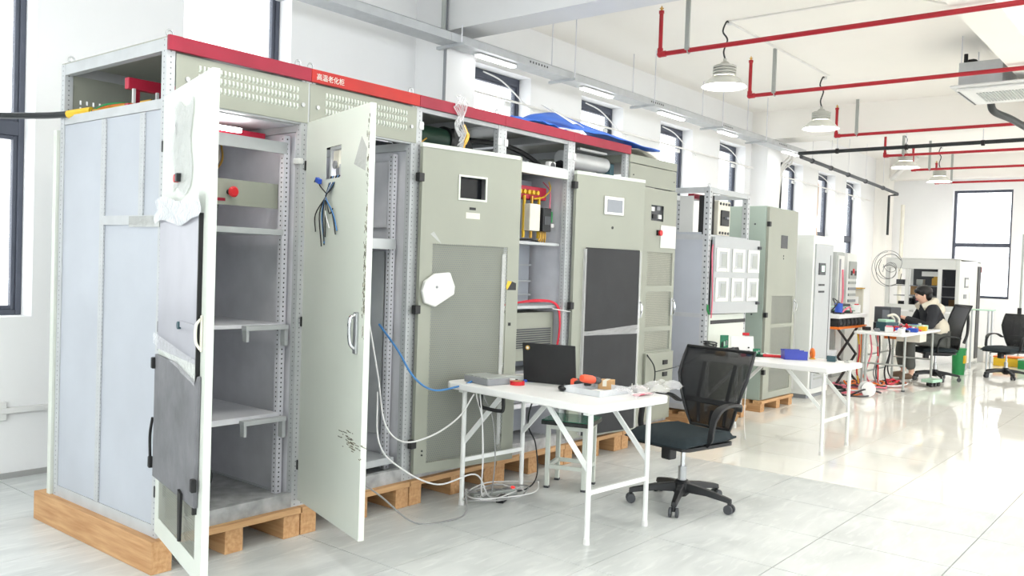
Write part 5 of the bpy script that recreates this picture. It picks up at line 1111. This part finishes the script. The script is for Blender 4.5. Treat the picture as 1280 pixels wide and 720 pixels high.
# ---- scissor lift bench
sb = thing('scissor_bench', 'raised bench on black scissor legs stacked with black modules', 'bench', (11.95, 4.08, 0))
MB().box(-0.55, -0.26, 0.90, 0.60, 0.30, 0.95).build('bench_top', 'table_white', sb, bev=0.004); MB().box(-0.55, -0.26, 0.76, 0.60, 0.30, 0.79).build('lower_board', 'orange', sb, bev=0.004)
for q in range(7): MB().box(-0.50+q*0.155, -0.24, 0.791, -0.38+q*0.155, 0.2, 0.89).build('power_module', 'black_plastic', sb, bev=0.006); MB().cyl((-0.44+q*0.155, -0.242, 0.84), (-0.44+q*0.155, -0.25, 0.84), 0.03, 10).build('module_fan', 'dark_grey', sb)
for y in (-0.22, 0.26):
    for k in range(2):
        z0, z1 = 0.04+0.35*k, 0.40+0.355*k
        for a, b in ((-0.45, 0.30), (0.30, -0.45)): MB().cyl((a, y, z0), (b, y, z1), 0.018, 6).build('scissor_arm', 'black_metal', sb)
for y in (-0.24, 0.28): MB().box(-0.5, y-0.02, 0, 0.5, y+0.02, 0.035).build('base_rail', 'black_metal', sb)
# ---- bench-top things
def gadget(name, label, cat, x, y, z, parts, rz=0.0, group=None):
    o = thing(name, label, cat, (x, y, z), rz, group)
    for p in parts:
        nm, m_, d = p[0], p[1], p[2:]
        if d[0] == 'b': MB().box(*d[1]).build(nm, m_, o, bev=0.006)
        elif d[0] == 'c': MB().cyl(*d[1]).build(nm, m_, o, smooth=True)
        elif d[0] == 'e': MB().ell(*d[1]).build(nm, m_, o, smooth=True)
        elif d[0] == 't': MB().tube(spl(d[1], 5), d[2], 6).build(nm, m_, o, smooth=True)
    return o
ZF = 0.7505
gadget('oscilloscope', 'dark grey monitor-like oscilloscope on the far work table', 'oscilloscope', 12.62, 3.58, ZF, [('case', 'dark_grey', 'b', (-0.10, -0.13, 0.03, 0.12, 0.13, 0.30)), ('screen', 'screen', 'b', (-0.104, -0.11, 0.09, -0.1, 0.0, 0.26)), ('foot', 'black_plastic', 'b', (-0.08, -0.1, 0, 0.1, 0.1, 0.03))], -0.35)
gadget('soldering_station', 'teal soldering station with white handles on the work table', 'soldering station', 12.02, 3.40, ZF, [('body', 'teal_dark', 'b', (-0.11, -0.09, 0, 0.11, 0.09, 0.12)), ('top', 'pale_green', 'b', (-0.10, -0.07, 0.121, 0.05, 0.07, 0.155)), ('handle', 'off_white', 't', [(0.10, -0.05, 0.02), (0.14, -0.06, 0.15), (0.06, -0.05, 0.22), (-0.03, -0.03, 0.20)], 0.016), ('handle', 'off_white', 't', [(0.15, 0.04, 0.0), (0.17, 0.05, 0.14), (0.12, 0.06, 0.20)], 0.014)], -0.5)
gadget('multimeter', 'pale blue multimeter in front of the seated person', 'multimeter', 12.80, 3.24, ZF, [('body', 'pale_green', 'b', (-0.12, -0.10, 0, 0.12, 0.10, 0.07)), ('screen', 'blue', 'b', (-0.06, -0.06, 0.0705, 0.02, 0.06, 0.075)), ('knob', 'white_plastic', 'c', ((0.07, 0, 0.07), (0.07, 0, 0.09), 0.02, 10))], -0.4)
gadget('wire_heap', 'heap of red clip leads on the work table', 'wires', 12.35, 3.20, ZF, [('lead', 'cable_red', 't', [(-0.15, 0, 0.01), (-0.05, 0.08, 0.06), (0.06, -0.03, 0.05), (0.15, -0.09, 0.01), (0.25, -0.07, 0.01)], 0.01), ('lead', 'red_plastic', 't', [(-0.1, -0.03, 0.01), (0, 0.05, 0.09), (0.1, 0.07, 0.03), (0.2, 0.0, 0.01)], 0.012), ('clip', 'black_plastic', 'b', (-0.12, -0.06, 0, -0.04, -0.02, 0.03))])
gadget('wire_heap', 'heap of blue and white leads on the near table corner', 'wires', 11.95, 3.18, ZF, [('lead', 'blue', 't', [(-0.15, 0, 0.01), (-0.05, 0.08, 0.05), (0.06, -0.03, 0.04), (0.15, 0.06, 0.01)], 0.012), ('lead', 'cable_white', 't', [(-0.2, 0.05, 0.01), (-0.1, -0.05, 0.06), (0.05, 0.04, 0.05), (0.2, -0.03, 0.01)], 0.012), ('clip', 'black_plastic', 'b', (0.05, -0.04, 0, 0.12, 0.0, 0.03))])
gadget('parts_box', 'small white parts box at the left corner of the work table', 'box', 11.75, 3.30, ZF, [('box', 'white_plastic', 'b', (-0.06, -0.05, 0, 0.06, 0.05, 0.07)), ('lid', 'pink', 'b', (-0.05, -0.04, 0.0705, 0.05, 0.04, 0.085))], 0.3)
gadget('parts_box', 'black parts box behind the soldering station', 'box', 12.2, 3.58, ZF, [('box', 'black_plastic', 'b', (-0.08, -0.05, 0, 0.08, 0.05, 0.10)), ('label', 'white_plastic', 'b', (-0.05, -0.054, 0.03, 0.05, -0.05, 0.07))], 0.3)
gadget('red_tool', 'red hand tool held above the work table', 'tool', 13.15, 3.58, 0.90, [('grip', 'red_plastic', 'c', ((-0.13, 0.02, 0.0), (0.10, -0.02, 0.0), 0.022, 10)), ('nose', 'pink', 'c', ((-0.20, 0.03, 0.0), (-0.13, 0.02, 0.0), 0.012, 8))])
ZB = 0.951
gadget('blue_motor', 'blue cylindrical coil on the raised bench', 'coil', 11.75, 3.95, ZB, [('coil', 'blue', 'c', ((0, 0, 0.02), (0, 0, 0.14), 0.05, 12)), ('base', 'black_plastic', 'b', (-0.06, -0.06, 0, 0.06, 0.06, 0.02))])
gadget('rack_board', 'stacked green circuit boards on the raised bench', 'circuit board', 12.05, 4.02, ZB, [('board', 'pcb', 'b', (-0.18, -0.1, 0.03, 0.18, 0.1, 0.04)), ('board', 'pale_green', 'b', (-0.16, -0.09, 0.08, 0.16, 0.09, 0.09)), ('spacer', 'black_plastic', 'b', (-0.15, -0.08, 0, 0.15, 0.08, 0.029)), ('heatsink', 'dark_grey', 'b', (-0.10, -0.06, 0.0905, 0.12, 0.04, 0.13))], -0.3)
gadget('wire_heap', 'tangle of black leads on the raised bench', 'wires', 11.6, 3.98, ZB, [('lead', 'cable_black', 't', [(-0.10, 0, 0.01), (0.0, -0.05, 0.13), (0.25, 0.02, 0.17), (0.5, 0.05, 0.05), (0.6, 0, 0.02)], 0.009), ('lead', 'cable_black', 't', [(-0.05, 0.05, 0.01), (0.1, 0, 0.10), (0.3, 0.1, 0.20), (0.55, 0.0, 0.06)], 0.008), ('lead', 'pink', 't', [(0.2, -0.05, 0.01), (0.35, -0.1, 0.09), (0.5, -0.08, 0.02)], 0.01)])
gadget('white_adapter', 'white adapter at the right end of the raised bench', 'adapter', 12.38, 3.92, ZB, [('body', 'white_plastic', 'b', (-0.06, -0.05, 0, 0.06, 0.05, 0.11)), ('cap', 'red_plastic', 'b', (-0.03, -0.03, 0.1105, 0.03, 0.03, 0.125))], 0.2)
random.seed(12)
GL = ['white spool', 'grey plug', 'black transistor box', 'red capacitor', 'blue terminal', 'pale green module', 'white adapter', 'dark coil', 'yellow tape', 'pink connector', 'grey heatsink', 'white cup']
GM = ['white_plastic', 'mid_grey', 'black_plastic', 'red_plastic', 'blue', 'pale_green', 'cable_white', 'dark_grey', 'yellow', 'pink', 'leg_grey', 'off_white']
for k in range(12):
    x = 11.65+0.13*k+random.uniform(-0.03, 0.03); y = (3.12, 3.46, 3.62, 3.30)[k % 4]; s_ = random.uniform(0.028, 0.05)
    if k % 3 == 0: gadget('bench_part', 'small '+GL[k]+' among the clutter of the work table', 'part', x, y, ZF, [('body', GM[k], 'c', ((0, 0, 0), (0, 0, s_*1.6), s_, 14)), ('cap', 'mid_grey', 'c', ((0, 0, s_*1.6), (0, 0, s_*1.8), s_*0.5, 10))], 0, 'clutter on the work table')
    else: gadget('bench_part', 'small '+GL[k]+' among the clutter of the work table', 'part', x, y, ZF, [('body', GM[k], 'b', (-s_*1.4, -s_, 0, s_*1.4, s_, s_*1.3)), ('knob', 'black_plastic' if k % 2 else 'white_plastic', 'c', ((0, 0, s_*1.3), (0, 0, s_*1.7), s_*0.4, 10))], k*0.4, 'clutter on the work table')
# ---- floor tangle below the benches
random.seed(77)
cl = ['black', 'red', 'orange', 'grey', 'yellow', 'white', 'dark', 'scarlet', 'thin black', 'pale']
cm = ['cable_black', 'cable_red', 'orange', 'cable_grey', 'yellow', 'cable_white', 'dark_grey', 'red_plastic', 'black_rubber', 'pink']
spots = ['below the raised bench', 'between bench and work table', 'in front of the white cabinet', 'under the work table']
for k in range(20):
    sp = k % 4; cx, cy = ((11.7, 3.75), (11.95, 3.55), (11.1, 3.45), (12.4, 3.4))[sp]; R1 = random.uniform(0.14, 0.34); a = random.uniform(0, 6)
    p = [(cx+R1*(1.4-0.08*q)*math.cos(a+q*0.95)+random.uniform(-.06, .06), cy+R1*0.55*math.sin(a+q*0.95)+random.uniform(-.04, .04), 0.012+0.02*(k//4)*random.random()) for q in range(9)]
    tag(wire('floor_cable', p, 0.010, cm[(k*3+k//4) % 10], None, 6, 5), cl[(k*3+k//4) % 10]+' cable coiled on the floor '+spots[sp], 'cable', 'cable tangle on the far floor')
for k in range(10):
    x, y = random.uniform(11.55, 12.5), random.choice((3.72, 3.62, 3.5)); mm = (k*3) % 10
    tag(wire('hanging_cable', [(x, y, 0.70), (x+random.uniform(-.08, .08), y-0.03, 0.45), (x+random.uniform(-.12, .12), y, 0.2), (x+random.uniform(-.2, .2), y-0.05, 0.02)], 0.010, cm[mm], None, 6, 5), cl[mm]+' cable hanging behind the work table legs, '+('leftmost', 'second', 'third', 'fourth', 'fifth', 'sixth', 'seventh', 'eighth', 'ninth', 'last')[k]+' of the bunch', 'cable', 'cables hanging at the far bench')
sp_ = thing('cable_reel', 'white cable reel lying on the floor by the white cabinet', 'reel', (10.95, 3.30, 0.09), 0.7); MB().cyl((-0.05, 0, 0), (-0.04, 0, 0), 0.09, 18).build('flange', 'white_plastic', sp_); MB().cyl((0.04, 0, 0), (0.05, 0, 0), 0.09, 18).build('flange', 'white_plastic', sp_); MB().cyl((-0.04, 0, 0), (0.04, 0, 0), 0.06, 16).build('winding', 'cable_grey', sp_, smooth=True)
gadget('tool_tray', 'pale green tray with bottles under the work table corner', 'tray', 12.75, 3.0, 0, [('tray', 'pale_green', 'b', (-0.14, -0.08, 0.06, 0.14, 0.08, 0.10)), ('wheel', 'black_plastic', 'c', ((-0.10, -0.06, 0.03), (-0.10, -0.02, 0.03), 0.03, 10)), ('wheel', 'black_plastic', 'c', ((0.0, -0.06, 0.03), (0.0, -0.02, 0.03), 0.03, 10)), ('wheel', 'black_plastic', 'c', ((0.10, -0.06, 0.03), (0.10, -0.02, 0.03), 0.03, 10)), ('wheel', 'black_plastic', 'c', ((0.0, 0.02, 0.03), (0.0, 0.06, 0.03), 0.03, 10))], -0.2)
tp = thing('tripod_stand', 'grey tripod stand foot between the two white tables', 'stand', (11.35, 3.45, 0)); MB().cyl((0, 0, 0.04), (0, 0, 0.74), 0.018, 10).build('pole', 'leg_grey', tp, smooth=True)
for k in range(3): MB().cyl((0, 0, 0.05), (0.22*math.cos(k*2.1+0.3), 0.22*math.sin(k*2.1+0.3), 0.015), 0.012, 8).build('foot', 'dark_grey', tp)
# ---- large open test rig
rg = thing('test_rig', 'large white framed machine with open front behind the seated person', 'machine', (15.5, 3.30, 0))
for x in (0.03, 1.57):
    for y in (0.03, 1.12): MB().box(x-0.03, y-0.03, 0, x+0.03, y+0.03, 1.78).build('post', 'off_white2', rg, bev=0.004)
MB().box(-0.005, 0.06, 1.62, 0.05, 1.09, 1.78).build('top_beam', 'off_white2', rg, bev=0.004); MB().box(-0.005, 0.06, 0.93, 0.05, 1.09, 1.02).build('mid_beam', 'off_white2', rg, bev=0.004); MB().box(0.0, 0.06, 0.62, 0.05, 1.09, 0.90).build('lower_beam', 'white_plastic', rg, bev=0.004)
for y in (0.30, 0.80): MB().box(0.0, y-0.03, 1.02, 0.05, y+0.03, 1.62).build('mullion', 'off_white2', rg, bev=0.003)
MB().box(0.0, 0.0, 1.785, 1.6, 1.15, 1.80).build('roof', 'off_white2', rg); MB().box(0.06, 0.0, 0.05, 1.54, 0.012, 1.76).build('side_panel', 'off_white2', rg); MB().box(1.3, -0.012, 0.1, 1.54, -0.001, 1.70).build('side_door', 'black_metal', rg); MB().box(1.55, -0.02, 1.60, 1.57, -0.001, 1.70).build('red_tag', 'red_plastic', rg)
MB().box(0.35, -0.012, 1.33, 0.60, -0.001, 1.50).build('notice', 'mid_grey', rg); MB().box(0.38, -0.016, 1.36, 0.57, -0.0125, 1.47).build('notice_sheet', 'white_plastic', rg); MB().box(0.32, -0.012, 1.15, 0.50, -0.001, 1.22).build('plate', 'mid_grey', rg); MB().box(0.75, -0.006, 0.95, 1.0, -0.001, 1.25).build('paper_sheet', 'paper', rg)
MB().box(1.50, 0.06, 0.9, 1.53, 1.09, 1.76).build('back_panel', 'dark_grey', rg); MB().box(0.1, 0.05, 0.96, 1.5, 1.1, 1.0).build('deck', 'dark_grey', rg)
random.seed(8)
for q in range(16):
    x, y, z = random.uniform(0.2, 0.7), random.uniform(0.1, 1.0), random.choice((1.0, 1.0, 1.18, 1.35)); a, h_ = random.uniform(0.04, 0.11), random.uniform(0.06, 0.24)
    MB().box(x-a, y-a*0.7, z, x+a, y+a*0.7, min(1.6, z+h_)).build('component', ('black_plastic', 'dark_grey', 'brass', 'card', 'leg_grey', 'black_metal')[q % 6], rg, bev=0.006)
for z in (1.17, 1.34): MB().box(0.15, 0.08, z-0.012, 1.0, 1.05, z-0.002).build('inner_shelf', 'mid_grey', rg)
MB().box(0.18, 0.36, 1.50, 0.2, 0.62, 1.58).build('name_plate', 'white_plastic', rg)
MB().box(0.05, 0.08, 0.50, 0.7, 1.05, 0.61).build('lower_shelf', 'pale_green', rg, bev=0.004)
for k in range(5):
    a = 0.10+0.03*k; wire('cable_loop', [(-0.03-0.015*k, 1.08+0.03*(k % 3)+a*1.1*math.cos(q*0.75+k), 1.55+(0.12+0.035*k)*math.sin(q*0.75+k)-0.05*(k % 2)+0.02*q) for q in range(9)], 0.005, 'cable_black' if k % 2 else 'cable_grey', rg, 6, 5)
sf = thing('side_shelf', 'cream shelf panel left of the open machine', 'shelf', (15.3, 4.75, 0)); MB().box(0, 0, 0, 0.05, 0.70, 1.25).build('panel', 'off_white', sf, bev=0.004); MB().box(-0.08, -0.02, 1.25, 0.05, 0.76, 1.27).build('top', 'brass', sf, bev=0.003); MB().box(-0.09, 0.70, 1.18, -0.03, 0.76, 1.248).build('bracket', 'black_plastic', sf)
# ---- chairs
def lumbar_chair():
    o = office_chair('black swivel chair with curved lumbar loops under the seated person', (13.60, 3.165, 0), PI-0.95, hi=0.14, base_rz=0.2, net='black_plastic')
    MB().tube(spl([(-0.30, -0.20, 0.56), (-0.36, -0.16, 0.70), (-0.40, -0.08, 0.90), (-0.41, 0.0, 1.0), (-0.40, 0.08, 0.90), (-0.36, 0.16, 0.70), (-0.30, 0.20, 0.56)], 5), 0.02, 8).build('spine_loop', 'black_plastic', o, smooth=True)
    MB().tube([(0.10*math.cos(k*PI/8)-0.05, -0.275, 0.57+0.085*math.sin(k*PI/8)) for k in range(16)], 0.018, 8, closed=True).build('arm_ring', 'black_plastic', o, smooth=True)
    MB().cyl((-0.385, -0.10, 0.86), (-0.385, -0.118, 0.86), 0.018, 10).build('round_badge', 'white_plastic', o)
    return o
lumbar_chair()
office_chair('empty black mesh chair at the right frame edge', (14.9, 2.48, 0), PI-0.42, base_rz=0.9)
# ---- small things behind
gadget('green_bucket', 'green plastic bucket behind the occupied chair', 'bucket', 14.75, 3.10, 0, [('bucket', 'green', 'c', ((0, 0, 0), (0, 0, 0.38), 0.085, 18, 0.10)), ('lid', 'green', 'c', ((0, 0, 0.381), (0, 0, 0.41), 0.108, 18)), ('label', 'yellow', 'b', (-0.06, -0.10, 0.18, 0.06, -0.07, 0.30))])
gs = thing('glass_side_table', 'small steel-framed glass table behind the occupied chair', 'table', (15.72, 3.02, 0)); MB().prism(rrect(0.20, 0.2, 0.05), 0.98, 0.992).build('glass_top', 'pale_green', gs)
for sx in (-1, 1):
    for sy in (-1, 1): MB().cyl((sx*0.15, sy*0.15, 0), (sx*0.15, sy*0.15, 0.98), 0.016, 10).build('leg', 'steel', gs, smooth=True)
for z in (0.25,): MB().cyl((-0.15, -0.15, z), (0.15, -0.15, z), 0.012, 8).build('stretcher', 'steel', gs)
ps_ = thing('post_stand', 'thin grey upright stand frame beside the right chair', 'stand', (17.6, 2.75, 0)); MB().cyl((0, 0, 0), (0, 0, 2.3), 0.018, 8).build('upright', 'leg_grey', ps_, smooth=True); MB().cyl((0, -0.45, 0), (0, -0.45, 2.3), 0.018, 8).build('upright', 'leg_grey', ps_, smooth=True); MB().cyl((0, -0.45, 2.15), (0, 0.0, 2.15), 0.014, 8).build('cross_bar', 'leg_grey', ps_); MB().box(-0.03, -0.02, 0.86, 0.03, 0.04, 1.0).build('clamp', 'black_plastic', ps_, bev=0.005)
for k, (x, y, m_, lab) in enumerate(((17.1, 2.80, 'yellow', 'yellow toolbox on the floor behind the right chair'), (16.75, 2.35, 'green', 'green toolbox on the floor below the right chair'), (17.6, 3.35, 'white_plastic', 'white carton on the floor by the end wall'))):
    gadget('toolbox', lab, 'box', x, y, 0, [('body', m_, 'b', (-0.15, -0.22, 0, 0.15, 0.22, 0.14+0.1*(k == 2))), ('lid', 'off_white' if k == 2 else 'orange' if k == 0 else 'pale_green', 'b', (-0.155, -0.225, 0.145+0.1*(k == 2), 0.155, 0.225, 0.17+0.1*(k == 2)))], -0.3*k)

# ================================================================== SEATED PERSON
def skin(name, V, E, m_, parent, sub=2, root=0):
    me = bpy.data.meshes.new(name); me.from_pydata([v[:3] for v in V], E, []); me.materials.append(MT[m_])
    o = bpy.data.objects.new(name, me); COL.objects.link(o); o.parent = parent
    k = o.modifiers.new('skin', 'SKIN'); k.use_smooth_shade = True
    if not me.skin_vertices: bpy.context.view_layer.objects.active = o
    sv = me.skin_vertices[0].data
    for i, v in enumerate(V):
        r_ = v[3] if isinstance(v[3], tuple) else (v[3], v[3]); sv[i].radius = r_; sv[i].use_root = (i == root)
    s_ = o.modifiers.new('sub', 'SUBSURF'); s_.levels = sub; s_.render_levels = sub
    return o
pr = thing('person', 'person in a black and cream jacket, seated and working at the far table', 'person', (13.63, 3.13, 0), PI-0.95); pr.scale = (1.06, 1.06, 1.06)
V = [(0.0, 0, 0.55, 0.11), (0.05, 0, 0.68, 0.11), (0.12, 0, 0.84, 0.115), (0.17, 0, 0.95, 0.09), (0.21, 0, 1.03, 0.05), (0.245, 0, 1.085, 0.06), (0.265, 0, 1.145, 0.083), (0.26, 0, 1.205, 0.07), (0.345, 0, 1.13, 0.014)]
E_ = [(i, i+1) for i in range(7)]+[(6, 8)]
def limb(base, pts):
    p = base
    for q in pts: V.append(q); E_.append((p, len(V)-1)); p = len(V)-1
    return p
for s_ in (-1, 1):
    limb(0, [(0.03, s_*0.10, 0.545, 0.085), (0.22, s_*0.13, 0.545, 0.078), (0.43, s_*0.14, 0.54, 0.06), (0.44, s_*0.14, 0.34, 0.055), (0.40, s_*0.14, 0.10, 0.036), (0.44, s_*0.145, 0.05, 0.034), (0.54, s_*0.155, 0.035, 0.028)])
    h = limb(3, [(0.16, s_*0.15, 0.955, 0.06), (0.18, s_*0.21, 0.90, 0.05), (0.25, s_*0.25, 0.73, 0.042), (0.42, s_*0.16, 0.80, 0.032), (0.53, s_*0.09, 0.845, 0.024), (0.57, s_*0.075, 0.855, 0.030)])
    for k in range(4):
        dy = (k-1.5)*0.017; L_ = (0.055, 0.065, 0.06, 0.048)[k]; p = limb(h, [(0.605, s_*0.07+dy, 0.862-0.004*k, 0.0085), (0.605+L_*0.6, s_*0.055+dy, 0.858, 0.008), (0.605+L_*0.8, s_*0.05+dy, 0.838, 0.0075)])
    limb(h, [(0.575, s_*0.075-s_*0.032, 0.868, 0.009), (0.605, s_*0.03, 0.868, 0.008)])
skin('body', V, E_, 'skin', pr)
J = [(0.0, 0, 0.55, 0.145), (0.04, 0, 0.68, 0.155), (0.11, 0, 0.84, 0.165), (0.16, 0, 0.955, 0.125), (0.195, 0, 1.005, 0.085)]; EJ = [(i, i+1) for i in range(4)]
for s_ in (-1, 1):
    p = 3
    for q in ((0.16, s_*0.16, 0.955, 0.09), (0.18, s_*0.225, 0.89, 0.082), (0.25, s_*0.265, 0.73, 0.072), (0.42, s_*0.17, 0.795, 0.058), (0.51, s_*0.105, 0.835, 0.045)): J.append(q); EJ.append((p, len(J)-1)); p = len(J)-1
skin('jacket', J, EJ, 'jacket_black', pr)
MB().tube(spl([(0.27, 0.085, 0.99), (0.16, 0.125, 1.05), (0.09, 0.0, 1.075), (0.16, -0.125, 1.05), (0.27, -0.085, 0.99)], 6), 0.05, 10).build('hood', 'jacket_cream', pr, smooth=True)
MB().ell((0.05, 0, 0.955), (0.10, 0.135, 0.10), 16, 10).build('hood_back', 'jacket_cream', pr, smooth=True)
for s_ in (-1, 1): MB().ell((0.03, s_*0.105, 0.70), (0.115, 0.068, 0.15), 14, 8).build('jacket_side_panel', 'jacket_cream', pr, smooth=True)
MB().ell((0.225, 0, 1.0), (0.055, 0.065, 0.04), 10, 8).build('collar', 'jacket_black', pr, smooth=True)
T_ = [(0.0, 0, 0.55, 0.13)]; ET = []
for s_ in (-1, 1):
    p = 0
    for q in ((0.04, s_*0.105, 0.55, 0.105), (0.22, s_*0.135, 0.55, 0.098), (0.435, s_*0.14, 0.545, 0.082), (0.45, s_*0.14, 0.34, 0.08), (0.41, s_*0.14, 0.13, 0.066)): T_.append(q); ET.append((p, len(T_)-1)); p = len(T_)-1
skin('trousers', T_, ET, 'trousers', pr)
for s_ in (-1, 1): skin('shoe', [(0.39, s_*0.14, 0.055, 0.05), (0.47, s_*0.147, 0.048, 0.046), (0.57, s_*0.155, 0.038, 0.036)], [(0, 1), (1, 2)], 'shoe', pr)
hm = MB().ell((0.235, 0, 1.205), (0.112, 0.098, 0.088), 18, 12); hm.build('hair', 'hair', pr, smooth=True)
MB().ell((0.305, 0, 1.205), (0.055, 0.078, 0.040), 14, 8).build('fringe', 'hair', pr, smooth=True)
MB().ell((0.185, 0, 1.145), (0.06, 0.08, 0.075), 14, 8).build('back_hair', 'hair', pr, smooth=True)
for s_ in (-1, 1):
    MB().ell((0.255, s_*0.083, 1.135), (0.016, 0.010, 0.028), 10, 8).build('ear', 'skin', pr, smooth=True); MB().ell((0.337, s_*0.032, 1.152), (0.008, 0.013, 0.007), 8, 6).build('eye', 'hair', pr)
MB().ell((0.325, 0, 1.083), (0.012, 0.022, 0.006), 8, 6).build('mouth', 'pink', pr)
